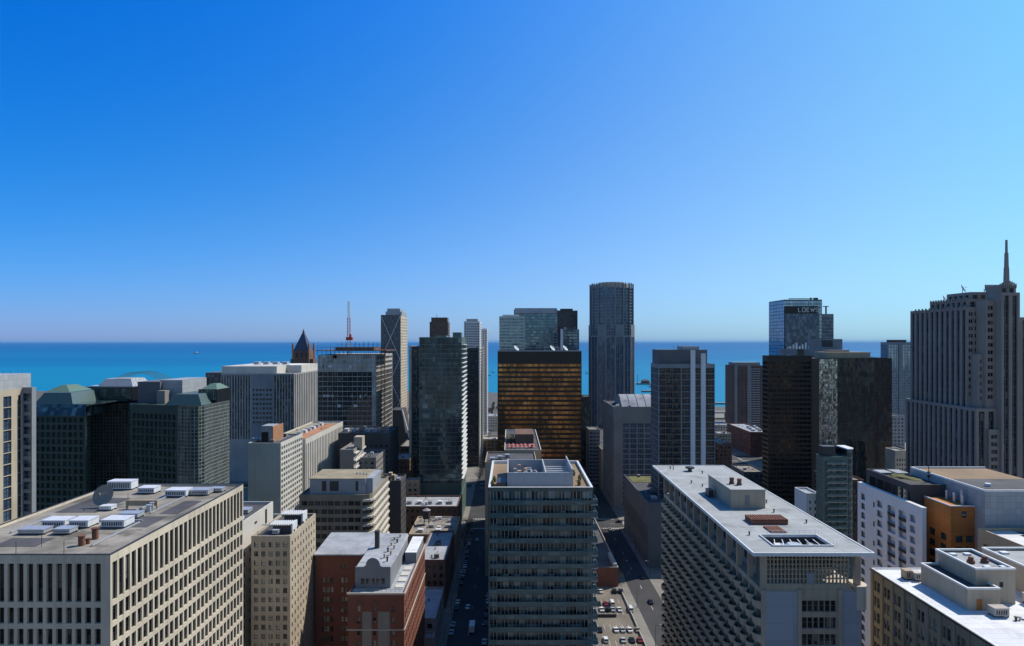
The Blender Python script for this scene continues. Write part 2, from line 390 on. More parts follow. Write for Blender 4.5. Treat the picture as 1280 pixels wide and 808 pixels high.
def flat_roof(b, poly, z, mat, wallmb, par=.9, th=.4, capm=0):
    """parapet inside the wall head and the roof sheet below it; poly counter-clockwise"""
    n = len(poly); cx = sum(p[0] for p in poly) / n; cy = sum(p[1] for p in poly) / n
    ins = []
    for k in range(n):
        a, p, c = Vector(poly[k - 1]), Vector(poly[k]), Vector(poly[(k + 1) % n])
        d1 = (p - a).normalized(); d2 = (c - p).normalized(); n1 = Vector((-d1.y, d1.x)); n2 = Vector((-d2.y, d2.x))
        bis = (n1 + n2).normalized(); ins.append(p + bis * (th / max(.3, bis.dot(n1))))
    for k in range(n):
        q = (k + 1) % n; A, B, a2, b2 = poly[k], poly[q], ins[k], ins[q]
        wallmb.face([(*A, z), (*B, z), (b2.x, b2.y, z), (a2.x, a2.y, z)], capm)
        wallmb.face([(a2.x, a2.y, z), (b2.x, b2.y, z), (b2.x, b2.y, z - par), (a2.x, a2.y, z - par)], capm)
    r = MB(); r.face([(p.x, p.y, z - par) for p in ins])
    return b.part('roof', r, mat)

def block(name, label, x0, x1, y0, y1, z, wallm, front=None, side=None, sides='', roof='gravel_roof', cap=None, z0=0, par=.9, vis=None, group=None, cat='building', b=None, flush=True, wname='wall', capz=0):
    """box-shaped building; front = openings on the face towards the camera, side = on the flank(s) named in sides (S right, N left)"""
    b = b or Building(name, label, ((x0 + x1) / 2, (y0 + y1) / 2), cat, group, vis or (0, 0, 1280, 808))
    w = MB(); P = dict(F=((x0, y0), (x1, y0)), S=((x1, y0), (x1, y1)), N=((x0, y1), (x0, y0)), E=((x1, y1), (x0, y1)))
    for k, (p, q) in P.items():
        sp = front if k == 'F' else side if k in sides else None
        if sp: b.auto(w, p, q, z0, z, **sp)
        else: b.facade(w, p, q, z0, z, [], [])
    mats = [wallm] if not cap else [wallm, cap]
    b.roof = flat_roof(b, [(x0, y0), (x1, y0), (x1, y1), (x0, y1)], z, roof, w, par, capm=len(mats) - 1)
    b.wall = b.part(wname, w, mats)
    if (x1 - x0) * (y1 - y0) > 240 and roof != 'wood_deck':   # pipes, vents and small plant on every flat roof
        r_ = random.Random(int(x0 * 7 + y0 * 13 + z)); zr_ = z - par
        for k in range(9):
            xx, yy = r_.uniform(x0 + 2, x1 - 4), r_.uniform(y0 + 2, y1 - 4); q_ = r_.random(); m_ = MB()
            if q_ < .35: m_.cyl(xx, yy, zr_, zr_ + .9, .3, .3, 8); m_.cyl(xx, yy, zr_ + .9, zr_ + 1.1, .5, .4, 8); b.part('roof_vent', m_, r_.choice(('galvanised', 'dark_metal', 'rust')), None, b.roof)
            elif q_ < .6: l_ = r_.uniform(3, min(14, (y1 - y0) * .5)); m_.box(xx, min(yy, y1 - l_ - 1), zr_ + .15, xx + .28, min(yy, y1 - l_ - 1) + l_, zr_ + .45); b.part('pipe_run', m_, 'galvanised', None, b.roof)
            elif q_ < .8: subbox(b, 'roof_patch', xx, yy, zr_ + .004, xx + r_.uniform(1.5, 3), yy + r_.uniform(1.5, 3.4), zr_ + .05, r_.choice(('dark_roof', 'pale_roof')), b.roof)
            else: unit(b, 'roof_unit', xx, yy, zr_, xx + r_.uniform(1.2, 2.4), yy + r_.uniform(1.2, 2.4), r_.uniform(1.1, 2), r_.choice(('unit_white', 'galvanised', 'stone_grey')), b.roof)
    if flush: b.flush()
    return b

def subbox(b, name, x0, y0, z0, x1, y1, z1, mat, parent=None, label=None, bottom=False):
    m = MB(); m.box(x0, y0, z0, x1, y1, z1, 0, bottom); return b.part(name, m, mat, label, parent)

def unit(b, name, x0, y0, z, x1, y1, h, mat='unit_white', parent=None):
    """rooftop air handler on skids with a lid and louvres"""
    m = MB()
    for yy in (y0 + .2, y1 - .4): m.box(x0 - .1, yy, z, x1 + .1, yy + .2, z + .3, 1)
    m.box(x0, y0, z + .3, x1, y1, z + h, 0); m.box(x0 - .08, y0 - .08, z + h, x1 + .08, y1 + .08, z + h + .12, 0)
    k = x0 + .3
    while k < x1 - .5:
        m.box(k, y0 - .03, z + .6, k + .25, y0, z + h - .3, 1); k += .45
    return b.part(name, m, [mat, 'dark_metal'], None, parent)

def dish(b, x, y, z, r, parent, az=-.6, el=.7, mat='white_metal'):
    m = MB(); n, k = 20, 5; M3 = Matrix.Translation((x, y, z + r * 1.05)) @ Matrix.Rotation(az, 4, 'Z') @ Matrix.Rotation(-el, 4, 'X')
    loc = MB()
    for ring in range(k):
        ra, rb = r * ring / k, r * (ring + 1) / k
        for j in range(n):
            t0, t1 = 2 * math.pi * j / n, 2 * math.pi * (j + 1) / n
            P = lambda rr, t: (rr * math.cos(t), -.28 * rr * rr / r + .0, rr * math.sin(t))
            pts = [P(ra, t0), P(rb, t0), P(rb, t1), P(ra, t1)]
            loc.face(pts if ring else pts[1:])
            loc.face([(p[0], p[1] + .07, p[2]) for p in reversed(pts)])
    for t in (0.5, 2.6, 4.7): loc.bar((r * .7 * math.cos(t), -.14 * r, r * .7 * math.sin(t)), (0, -r * .75, 0), .04)
    loc.box(-.15, -r * .85, -.15, .15, -r * .65, .15)
    m.add(loc, M3); m.bar((x, y, z), (x, y, z + r * 1.05), .18, 0, 8)
    return b.part('satellite_dish', m, mat, None, parent)

# ------------------------------------------------------------------ the setting: lake, land, streets
g = MB(); g.face([(-4000, -1500, 0), (4000, -1500, 0), (4000, 1180, 0), (700, 1200, 0), (420, 1215, 0), (250, 1300, 0), (60, 1420, 0), (-60, 1590, 0), (-500, 1640, 0), (-4000, 1500, 0)])
land = struct('ground', g, 'earth')
lk = MB(); lk.face([(-90000, 900, -2), (90000, 900, -2), (90000, 120000, -2), (-90000, 120000, -2)])
lm, nt, b_ = newmat('lake_water')
sp = nn(nt, 'ShaderNodeSeparateXYZ'); nt.links.new(pos(nt), sp.inputs[0])
lf = mathn(nt, 'DIVIDE', mathn(nt, 'LOGARITHM', mathn(nt, 'DIVIDE', sp.outputs[1], 1000.0), math.e), math.log(60))   # depth off the shore
band = noise(nt, 1.0, pos(nt, (.00012, .0011, 1)), 3)
fac = mathn(nt, 'ADD', lf, mathn(nt, 'MULTIPLY', mathn(nt, 'SUBTRACT', band, .5), .6))
cr = nn(nt, 'ShaderNodeValToRGB'); nt.links.new(fac, cr.inputs[0]); el = cr.color_ramp.elements
el[0].position = 0.0; el[0].color = (.006, .2, .33, 1); el[1].position = 1.0; el[1].color = (.0, .085, .26, 1)
for p_, c_ in ((.2, (.003, .185, .345)), (.42, (.0, .125, .3)), (.7, (.0, .09, .27))):
    x = cr.color_ramp.elements.new(p_); x.color = (*c_, 1)
nt.links.new(cr.outputs[0], b_.inputs['Base Color']); b_.inputs['Roughness'].default_value = .45; b_.inputs['Specular IOR Level'].default_value = .09
M['lake_water'] = lm
struct('lake', lk, 'lake_water')

# east-west streets (along y) and north-south streets (along x)
EW = [(-192, -175), (-110, -94), (-30, -6), (57, 76), (142, 160), (226, 242)]
NS = [(84, 100), (236, 252), (430, 448), (548, 560), (672, 700), (860, 872), (1010, 1022)]
rd = MB()
for a, c in EW: rd.box(a, -400, -.2, c, 1200, .004, 0, False)
struct('road', rd, 'asphalt')
rd = MB()
for a, c in NS: rd.box(-500, a, -.2, 560, c, .008, 0, False)
struct('cross_road', rd, 'asphalt')
pv = MB(); xs = [-500] + [k for p in EW for k in p] + [560]; ys = [-60] + [k for p in NS for k in p] + [1160]
for i in range(0, len(xs), 2):
    for j in range(0, len(ys), 2): pv.box(xs[i], ys[j], 0, xs[i + 1], ys[j + 1], .13, 0, False)
# wider pavements along the two visible streets
pv.box(-30, 252, 0, -26.4, 430, .128, 0, False); pv.box(-9.6, 252, 0, -6, 430, .128, 0, False); pv.box(57, 252.5, 0, 60, 430, .128, 0, False); pv.box(73, 252.5, 0, 76, 430, .128, 0, False)
struct('pavement', pv, 'pavement')
ln = MB()
for a, c in EW:
    for k in range(40):
        y = -40 + k * 26
        if any(p - 5 < y < q + 5 for p, q in NS): continue
        ln.box((a + c) / 2 - .1, y, .01, (a + c) / 2 + .1, y + 4, .016, 0, False)
    for p, q in NS:                                     # crosswalk bars and stop lines
        for yy in (p - 3.5, q + 1):
            x = a + 4
            while x < c - 4: ln.box(x, yy, .012, x + .5, yy + 2.6, .018, 0, False); x += 1.1
for p, q in NS:
    for a, c in EW:
        for xx in (a - 3.5, c + 1):
            y = p + 2.5
            while y < q - 2.5: ln.box(xx, y, .013, xx + 2.6, y + .5, .019, 0, False); y += 1.1
    x = -400
    while x < 500: ln.box(x, (p + q) / 2 - .1, .02, x + 4, (p + q) / 2 + .1, .024, 0, False); x += 12
struct('road_markings', ln, 'paint_line')
# parking lot
pl = MB(); pl.box(12, 254, .1, 55, 322, .17); struct('parking_lot', pl, 'lot_asphalt')
sl = MB()
for y in (262, 277, 292, 305):
    for k in range(15): sl.box(14 + k * 2.7, y, .172, 14.12 + k * 2.7, y + 5, .18, 0, False)
struct('parking_markings', sl, 'paint_line')
pk = MB(); pk.box(60, 880, .1, 140, 960, .3); struct('park_lawn', pk, 'grass')
pk = MB(); pk.box(-100, 1020, .1, 260, 1180, .3); struct('lakefront_lawn', pk, 'earth')
hw = MB(); hw.box(150, 1030, 9, 800, 1048, 10.4); hw.box(150, 1030, 10.4, 800, 1030.4, 11.3); hw.box(150, 1047.6, 10.4, 800, 1048, 11.3)
for k in range(24): hw.box(160 + k * 27, 1034, .2, 162 + k * 27, 1044, 9)
tag(hw.obj('elevated_expressway', 'concrete_grey'), 'long low concrete viaduct crossing in front of the harbour water', 'viaduct')
# breakwater and harbour arms
bw = MB(); bw.box(250, 1290, -3, 560, 1300, 1.2); bw.box(470, 1330, -3, 640, 1350, 2.2)
struct('breakwater', bw, 'stone_grey')

# ------------------------------------------------------------------ A  cream office block, near left
A = Building('office_block', 'cream concrete office block with a satellite dish and air handlers on its flat roof', (-85, 137), vis=(0, 690, 310, 808))
w = MB(); AX0, AX1, AY0, AY1, AZ = -102, -68.75, 110, 164.7, 88.3
fl = 3.66
def a_rows():
    r = [(AZ - 1.5 - 6.6, AZ - 1.5)]; z = AZ - 1.5 - 6.6 - .95
    while z > 8: r.append((z - 2.75, z)); z -= fl
    return r
cols = [(.35 + 1.66 * k + .28, .35 + 1.66 * k + 1.36) for k in range(19)]
A.facade(w, (AX0, AY0), (AX1, AY0), 0, AZ, cols, a_rows(), .6, 0, dict(g='twin_glass', f='black_frame', nx=1, nz=2, fw=.07))
cw = (AY1 - AY0 - .6) / 29
cols = [(.3 + cw * k + .28, .3 + cw * k + 1.62) for k in range(29)]
A.facade(w, (AX1, AY0), (AX1, AY1), 0, AZ, cols, a_rows(), .42, 0, dict(g='twin_glass', f='black_frame', nx=1, nz=2, fw=.07))
A.facade(w, (AX1, AY1), (AX0, AY1), 0, AZ, [], []); A.facade(w, (AX0, AY1), (AX0, AY0), 0, AZ, [], [])
ar = flat_roof(A, [(AX0, AY0), (AX1, AY0), (AX1, AY1), (AX0, AY1)], AZ, 'gravel_roof', w, .5, .35)
A.part('wall', w, 'concrete_cream'); A.flush()
cp = MB()
for a, c, d, e in ((AX0 - .06, AY0 - .06, AX1 + .06, AY0 + .3), (AX0 - .06, AY1 - .3, AX1 + .06, AY1 + .06), (AX1 - .3, AY0 + .3, AX1 + .06, AY1 - .3), (AX0 - .06, AY0 + .3, AX0 + .3, AY1 - .3)): cp.box(a, c, AZ + .003, d, e, AZ + .13)
A.part('coping', cp, 'dark_metal')
def onroof(px, py, z): Y = (H - z) * FPX / (py - CY); return PX(px, Y), Y
rz = AZ - .5
for (px, py, wx, dy, hh, mt) in ((52, 661, 4.6, 3.2, 1.9, 'unit_white'), (86, 661, 3.8, 3.4, 1.9, 'unit_white'), (126, 661, 4.6, 3.6, 2.0, 'unit_white'), (22, 669, 5, 2.6, 1.2, 'galvanised'), (66, 669, 3.2, 2.4, 1.3, 'galvanised'),
        (148, 649, 4, 2.4, 1.3, 'galvanised'), (124, 639, 2.6, 2, 1.2, 'unit_white'), (206, 622, 5, 3.4, 2, 'unit_white'), (236, 620, 4.6, 3, 1.6, 'galvanised'), (262, 616, 3, 2, 1.2, 'galvanised'), (172, 618, 4, 3, 1.8, 'unit_white'), (134, 613, 6, 3, 2.6, 'unit_white')):
    x, y = onroof(px, py, rz); unit(A, 'air_handler', x, y, rz, x + wx, min(y + dy, AY1 - .8), hh * .8, mt, ar)
x, y = onroof(131, 634, rz); dish(A, x, y, rz, 2.4, ar, -.1, .45, 'stone_grey')
for px, py, r, hh in ((102, 682, .55, 1.7), (119, 674, .55, 2.0), (110, 680, .35, .9), (186, 640, .5, 1.4), (190, 638, .4, 1.6), (178, 645, .4, 1.0)):
    x, y = onroof(px, py, rz); m = MB(); m.cyl(x, y, rz, rz + hh, r, r, 10); m.cyl(x, y, rz + hh, rz + hh + .15, r * 1.3, r * 1.3, 10); A.part('roof_vent', m, 'rust' if px < 130 else 'galvanised', None, ar)
m = MB(); x, y = onroof(157, 637, rz); m.box(x, y, rz + .8, x + 7, y + .5, rz + 2); m.box(x, y + .1, rz, x + .3, y + .4, rz + .8); m.box(x + 6.7, y + .1, rz, x + 7, y + .4, rz + .8)
A.part('duct', m, 'brick_tan', None, ar)
for px, py in ((52, 684), (20, 692), (80, 692), (223, 606), (160, 640)):
    x, y = onroof(px, py, rz); m = MB(); m.bar((x, y, rz), (x, y, rz + 2.2 + (py == 640) * 2), .05); A.part('mast', m, 'dark_metal', None, ar)
x, y = onroof(20, 652, rz)
for p4 in ((AX0 + 3, 139, AX0 + 12, 152), (AX1 - 12, 128, AX1 - 4, 136), (AX0 + 8, 116, AX0 + 16, 121), (AX1 - 7, 138, AX1 - 3, 149)): subbox(A, 'roof_patch', p4[0], p4[1], rz + .004, p4[2], p4[3], rz + .05, 'dark_roof', ar)
for p4 in ((AX0 + 20, 140, AX0 + 20.3, 158), (AX0 + 14, 132, AX0 + 26, 132.3), (AX0 + 5, 124, AX0 + 5.3, 136), (AX0 + 26, 116, AX0 + 26.25, 131), (AX1 - 9, 138, AX1 - 8.8, 160)): subbox(A, 'pipe_run', p4[0], p4[1], rz + .1, p4[2], p4[3], rz + .4, 'galvanised', ar)

# ------------------------------------------------------------------ B  striped tower at left edge
B = Building('striped_tower', 'tower of cream vertical stripes and glass bays cut by the left edge', (-165, 180), vis=(0, 480, 50, 660))
w = MB(); bz = 110.5
stripes = [(0, 18), (22, 31.4), (33.4, 37.6), (40.6, 44.6)]
B.facade(w, (-180, 150), (-150, 150), 0, bz, [(1, 29)], [(k * 3.4, k * 3.4 + 2) for k in range(1, 31)], .2, 0, dict(nx=16, fw=.1, name='window_band'))
B.facade(w, (-150, 150), (-150, 196.5), 0, bz, [(2, 8), (12, 18), (22, 28), (32, 37.2), (39.3, 42.4), (45, 46.2)], [(k * 3.4, k * 3.4 + 3.2) for k in range(1, 32)], .35, 0, dict(nx=2, nz=2, fw=.1, g='glass_blue', f='dark_metal'), None)
B.facade(w, (-150, 196.5), (-180, 196.5), 0, bz, [], []); B.facade(w, (-180, 196.5), (-180, 150), 0, bz, [], [])
flat_roof(B, [(-180, 150), (-150, 150), (-150, 196.5), (-180, 196.5)], bz, 'gravel_roof', w)
B.part('wall', w, 'stone_buff')
w = MB(); B.auto(w, (-150, 196.6), (-147, 196.6), 0, bz + .4, n=1, ww=.84, fl=3.4, wh=.7, sill=.2, mx=.1, g='glass_blue', f='grey_frame', nx=1, nz=2, name='bay_window')
B.facade(w, (-147, 196.6), (-147, 198.4), 0, bz + .4, [], []); B.facade(w, (-147, 198.4), (-150, 198.4), 0, bz + .4, [], [])
w.face([(-150, 196.6, bz + .4), (-147, 196.6, bz + .4), (-147, 198.4, bz + .4), (-150, 198.4, bz + .4)])
B.part('bay', w, 'slab_blue'); B.flush()
w = MB(); w.box(-178, 175, bz - .8, -150.6, 201, 115, 0); w.box(-166, 150.5, bz - .8, -152, 174.9, 114.2, 0); B.part('penthouse', w, 'panel_grey')
m = MB()
for k in range(8): m.bar((-153, 178 + k * 3, 115), (-153, 178 + k * 3, 115.9), .06)
B.part('railing', m, 'rust')

# ------------------------------------------------------------------ C  green glass complex
C = Building('apartment_complex', 'dark green glass apartment complex with teal mansard pavilions and a curved glass corner', (-150, 285), vis=(28, 490, 292, 660))
def Q(px, Y): return (PX(px, Y), Y)
chain = [Q(28, 264), Q(107, 262), Q(113, 284), Q(160, 284), Q(164, 266), Q(222, 259), Q(238, 257.5), Q(248, 258), Q(256, 261), Q(261, 266), Q(287, 284)]
w = MB(); cz = 99
for k in range(len(chain) - 1):
    p, q = chain[k], chain[k + 1]; L = (Vector(p) - Vector(q)).length
    if k == 0: C.auto(w, p, q, 0, cz - 4.5, n=11, ww=.74, fl=3.0, wh=.68, sill=.2, top=.4, g='glass_green', f='green_frame', nx=2, dep=.9, fw=.1)
    elif k in (1, 3): C.auto(w, p, q, 0, cz - .5, bay=3, ww=.8, fl=3.0, wh=.8, top=.3, sill=.1, mx=.2, g='glass_green', f='green_frame', nx=2, nz=2, dep=.12, fw=.07)
    elif k == 2: C.auto(w, p, q, 0, cz, n=6, ww=.92, fl=3.0, wh=.9, top=.3, sill=.05, mx=.1, g='glass_green', f='white_frame', nx=2, nz=2, dep=.1, fw=.07)
    elif k == 4: C.auto(w, p, q, 0, cz, n=10, ww=.8, fl=3.0, wh=.74, sill=.15, top=3.4, g='glass_green', f='green_frame', nx=2, dep=.7, fw=.1)
    else: C.auto(w, p, q, 0, cz, n=max(1, round(L / 2.6)) if k < 9 else 9, ww=.9, fl=3.0, wh=.9, top=.2, sill=.05, mx=.05, g='glass_green', f='white_frame', nx=2, nz=2, dep=.1, fw=.09)
back = [(PX(286, 318), 318), (chain[0][0], 318)]
for p, q in ((chain[-1], back[0]), (back[0], back[1]), (back[1], chain[0])): C.facade(w, p, q, 0, cz - (4.5 if q == chain[0] else 0), [], [])
w.face([(*p, cz - .5) for p in chain[1:]] + [(*back[0], cz - .5), (chain[1][0], 318, cz - .5)]); w.face([(*chain[0], cz - 4.5), (*chain[1], cz - 4.5), (chain[1][0], 318, cz - 4.5), (*back[1], cz - 4.5)])
C.part('wall', w, 'green_wall'); C.flush()
def frus(px0, px1, Y0, Y1, z0, z1, ins, mat, name, parent=None):
    x0, x1 = PX(px0, Y0), PX(px1, Y0); m = MB()
    m.frustum([(x0, Y0), (x1, Y0), (x1, Y1), (x0, Y1)], z0, [(x0 + ins, Y0 + ins), (x1 - ins, Y0 + ins), (x1 - ins, Y1 - ins), (x0 + ins, Y1 - ins)], z1); return C.part(name, m, mat, None, parent)
m = MB(); x0, x1 = chain[0][0] + 1, chain[1][0]
m.frustum([(x0, 263.5), (x1, 262.6), (x1, 300), (x0, 300)], cz - 4.5, [(x0, 266), (x1, 265), (x1, 300), (x0, 300)], cz, 0); C.part('glass_gallery', m, 'glass_teal')
for k, (a, c, ya, yb, z1) in enumerate(((42, 91, 267, 292, 103.4), (206, 252, 264, 286, 103))):
    fr = frus(a, c, ya, yb, cz - .4, z1, 2.6, 'teal_sheet', 'mansard')
    if k == 0: frus(a + 14, c - 4, ya + 7, yb - 3, z1, z1 + 2.6, 4.2, 'copper_green', 'lantern_roof', fr)
w = MB(); C.auto(w, Q(115, 285), Q(165, 285), cz - .5, 104.6, n=8, ww=.9, fl=2.5, wh=.85, top=.2, sill=.08, mx=.1, zmin=cz - 1, g='glass_green', f='green_frame', nx=2, fw=.08, dep=.1, name='lantern_window')
for p, q in ((Q(165, 285), (PX(165, 285), 306)), ((PX(165, 285), 306), (PX(115, 285), 306)), ((PX(115, 285), 306), Q(115, 285))): C.facade(w, p, q, cz - .5, 104.6, [], [])
w.face([(*Q(115, 285), 104.6), (*Q(165, 285), 104.6), (PX(165, 285), 306, 104.6), (PX(115, 285), 306, 104.6)]); C.part('centre_lantern', w, 'black_wall')
C.flush()
frus(122, 166, 290, 305, 104.6, 108, 2.2, 'panel_pale', 'penthouse')
subbox(C, 'penthouse', PX(172, 276), 276, cz - .5, PX(200, 276), 300, 107.6, 'slab_dark'); subbox(C, 'penthouse', PX(200.3, 278), 278, cz - .5, PX(228, 278), 300, 108.2, 'panel_grey')
subbox(C, 'penthouse', PX(196, 272), 272, cz - .5, PX(206, 272), 276, 104, 'stone_grey')
hx0, hx1 = PX(248, 274), 0
w = MB(); C.auto(w, (hx0, 274), (-125.7, 274), cz - .5, 104.4, n=3, ww=.85, fl=2.4, wh=.85, top=.2, mx=.2, zmin=cz - 1, g='glass_green', f='white_frame', nx=2, fw=.08, dep=.1, name='attic_window')
ex = -125.7
for p, q in (((ex, 274), (ex, 288)), ((ex, 288), (hx0, 288)), ((hx0, 288), (hx0, 274))): C.facade(w, p, q, cz - .5, 104.4, [], [])
w.face([(hx0, 274, 104.4), (ex, 274, 104.4), (ex, 288, 104.4), (hx0, 288, 104.4)]); C.part('attic', w, 'black_wall'); C.flush()
m = MB(); m.frustum([(hx0 + .5, 275), (ex - .4, 275), (ex - .4, 287), (hx0 + .5, 287)], 104.4, [(hx0 + 3, 279), (ex - 2.6, 279), (ex - 2.6, 283), (hx0 + 3, 283)], 106.6); C.part('mansard', m, 'copper_green')
m = MB()
for j in range(5):                                        # arched lattice over the roof terrace
    y = 294 + j * 3; pts = [(PX(134, 290) + 20.5 * t / 12, y, 107.6 + 3.2 * math.sin(math.pi * t / 12)) for t in range(13)]
    for t in range(12):
        m.bar(pts[t], pts[t + 1], .07)
        if j < 4: m.bar(pts[t], (pts[t + 1][0], y + 3, pts[t + 1][2]), .05); m.bar((pts[t][0], y + 3, pts[t][2]), pts[t + 1], .05)
C.part('lattice_dome', m, 'copper_green')
# small clutter on the complex's roof
for k, (px, wx, h_, mt) in enumerate(((57, 3, 3, 'brick_tan'), (70, 6, 4.2, 'white_metal'), (95, 5, 4, 'dark_wall'), (106, 4, 4.6, 'unit_white'), (238, 7, 4.4, 'tan_roof'))):
    x = PX(px, 296); unit(C, 'roof_unit', x, 300, cz - .5, x + wx, 304, h_ + 1, mt)

# ------------------------------------------------------------------ D  grey striped slab with white penthouse
D = Building('striped_slab', 'large grey slab of vertical metal stripes with a pale flat penthouse in front of the lake', (-225, 610), vis=(257, 455, 405, 600))
w = MB(); x0, x1, y0, y1, dz = PX(276, 570), PX(368, 570), 570, 657, 96.5
def strips(bld, mb, p, q, z0, z1, bay, ww, dep, **win):
    bld.auto(mb, p, q, 0, z1, bay=bay, ww=ww, fl=z1 - z0, wh=1, sill=0, top=0, mx=.4, dep=dep, zmin=z0 - 1, **win)
xa = PX(345, 570)
D.facade(w, (x0, y0), (x1, y0), 0, dz, [(2.4 * k + .6, 2.4 * k + 2.0) for k in range(11)] + [(x1 - x0 - 18 + 2.5 * k, x1 - x0 - 18 + 2.5 * k + 1.7) for k in range(7)], [(38, dz - 1.5)], .6, 0, dict(g='glass_dark', f='grey_frame', nx=1, nz=15, fw=.16, name='window_strip'))
D.auto(w, (x1, y0), (x1, y1), 0, dz, n=17, ww=.45, fl=dz - 22, wh=1, sill=0, top=1.2, dep=1.2, zmin=18, g='glass_blue', f='grey_frame', nx=1, nz=15, fw=.16, name='window_strip')
D.facade(w, (x1, y1), (x0, y1), 0, dz, [], []); D.facade(w, (x0, y1), (x0, y0), 0, dz, [], [])
flat_roof(D, [(x0, y0), (x1, y0), (x1, y1), (x0, y1)], dz, 'grey_roof', w); D.part('wall', w, 'concrete_grey')
xm0, xm1 = x0 + 27.5, x1 - 19
w = MB(); D.auto(w, (xm0, y0 - .4), (xm1, y0 - .4), 30, dz - 1, n=6, ww=.7, fl=4.1, wh=.5, top=12, g='glass_dark', f='grey_frame', nx=2, zmin=48, dep=.35)
for p, q in (((xm1, y0 - .4), (xm1, y0 - .003)), ((xm0, y0 - .003), (xm0, y0 - .4))): D.facade(w, p, q, 30, dz - 1, [], [])
w.face([(xm0, y0 - .4, dz - 1), (xm1, y0 - .4, dz - 1), (xm1, y0 - .003, dz - 1), (xm0, y0 - .003, dz - 1)]); D.part('centre_bay', w, 'slab_blue')
w = MB(); xb = PX(257, 590); D.auto(w, (xb, 590), (x0 - .01, 590), 0, dz - .2, n=6, ww=.6, fl=dz - 30, wh=1, sill=0, top=1.2, zmin=25, dep=.5, g='glass_dark', f='grey_frame', nz=15, fw=.16, name='window_strip')
D.facade(w, (x0 - .01, 640), (xb, 640), 0, dz - .2, [], []); D.facade(w, (xb, 640), (xb, 590), 0, dz - .2, [], []); w.face([(xb, 590, dz - .2), (x0 - .01, 590, dz - .2), (x0 - .01, 640, dz - .2), (xb, 640, dz - .2)])
D.part('wing', w, 'slab_dark'); D.flush()
w = MB(); px0, px1 = PX(277, 575), PX(346, 575); w.box(px0, 575, dz - 1, px1, 650, dz + 6.2); w.box(px1, 600, dz - 1, px1 + 14, 650, dz + 6.2); D.part('penthouse', w, 'concrete_pale')
m = MB(); m.box(px0 + 6, 600, dz + 6.2, px1 + 4, 640, dz + 6.5, 0); D.part('penthouse_roof', m, 'white_roof')
for k in range(4): unit(D, 'roof_unit', px0 + 14 + k * 9, 612, dz + 6.5, px0 + 19 + k * 9, 618, 2.5, 'galvanised')

# ------------------------------------------------------------------ E  plain grey slab with gridded flank, striped wing behind
E = block('slab_block', 'grey block with a blank front and an orange brick penthouse on its roof', PX(310, 348), PX(351, 348), 348, 384, 69.8, 'concrete_pale', None,
          dict(n=10, ww=.7, fl=3.05, wh=.62, top=1.6, sill=.2, mx=.2, g='glass_blind', f='white_frame', nx=2, fw=.1, dep=.35), 'S', 'dark_roof', vis=(350, 540, 380, 645))
x0 = PX(330, 360); ph = MB(); ph.box(x0, 356, 68.9, x0 + 6.2, 366, 78, 0); E.part('penthouse', ph, 'panel_grey')
m = MB(); m.box(x0 + 6.203, 356, 68.9, x0 + 6.6, 372, 77.6); E.part('brick_flank', m, 'brick_orange')
m = MB(); m.box(x0 + .2, 355.9, 69, x0 + 4, 355.97, 74.6); E.part('dark_panel', m, 'black_wall')
for k in range(3): unit(E, 'roof_vent', x0 - 6 + k * 1.9, 358, 68.9, x0 - 4.8 + k * 1.9, 360, 1.8, 'galvanised')
for y in (350, 356, 362, 368, 374): m = MB(); m.bar((-126, y, 68.9), (-126, y, 71.6), .05); E.part('mast', m, 'dark_metal')
E2 = block('striped_block', 'long grey block with pale vertical fins and an orange roof deck', -146, -123.5, 386, 472, 66, 'concrete_pale', None,
           dict(n=24, ww=.5, fl=58, wh=1, sill=0, top=3.2, mx=.5, dep=1, zmin=2, g='glass_blue', f='grey_frame', nx=1, nz=17, fw=.18, name='window_strip'), 'S', 'tan_roof', vis=(378, 530, 425, 640))
subbox(E2, 'roof_deck', -134, 392, 65.2, -126, 462, 65.5, 'brick_orange', E2.roof)
for k in range(7): unit(E2, 'roof_unit', -136, 398 + k * 9, 65.1, -133, 402 + k * 9, 2.0, ('unit_white', 'galvanised')[k % 2], E2.roof)

# ------------------------------------------------------------------ F  terraced block with rounded corner
Fb = Building('terraced_block', 'brownish office block with ribbon windows, a rounded corner and a grey mechanical floor on top', (-78, 305), vis=(376, 620, 486, 680))
fx0, fx1, fy0, fy1, fz = -95, -62.5, 288, 328, 56
arc = [(fx1 - 4 + 4 * math.sin(R(t)), fy0 + 4 - 4 * math.cos(R(t))) for t in (0, 22, 45, 68, 90)]
w = MB(); pts = [(fx0, fy0)] + arc + [(fx1, fy1), (fx0, fy1)]
for k in range(len(pts)):
    p, q = pts[k], pts[(k + 1) % len(pts)]
    if k == 0: Fb.auto(w, p, q, 0, fz, n=9, ww=.86, fl=3.7, wh=.56, top=1.6, sill=.1, g='twin_glass', f='black_frame', nx=3, fw=.08, dep=.5, mx=.8)
    elif k < 5: Fb.auto(w, p, q, 0, fz, n=1, ww=.96, fl=3.7, wh=.46, top=1.6, sill=.1, mx=0, g='glass_dark', f='black_frame', dep=.5)
    elif k == 5: Fb.auto(w, p, q, 0, fz, n=8, ww=.9, fl=3.7, wh=.5, top=1.6, sill=.1, g='glass_teal', f='white_frame', nx=3, fw=.08, dep=.6)
    else: Fb.facade(w, p, q, 0, fz, [], [])
fr = flat_roof(Fb, pts, fz, 'gravel_roof', w); Fb.part('wall', w, 'stone_olive'); Fb.flush()
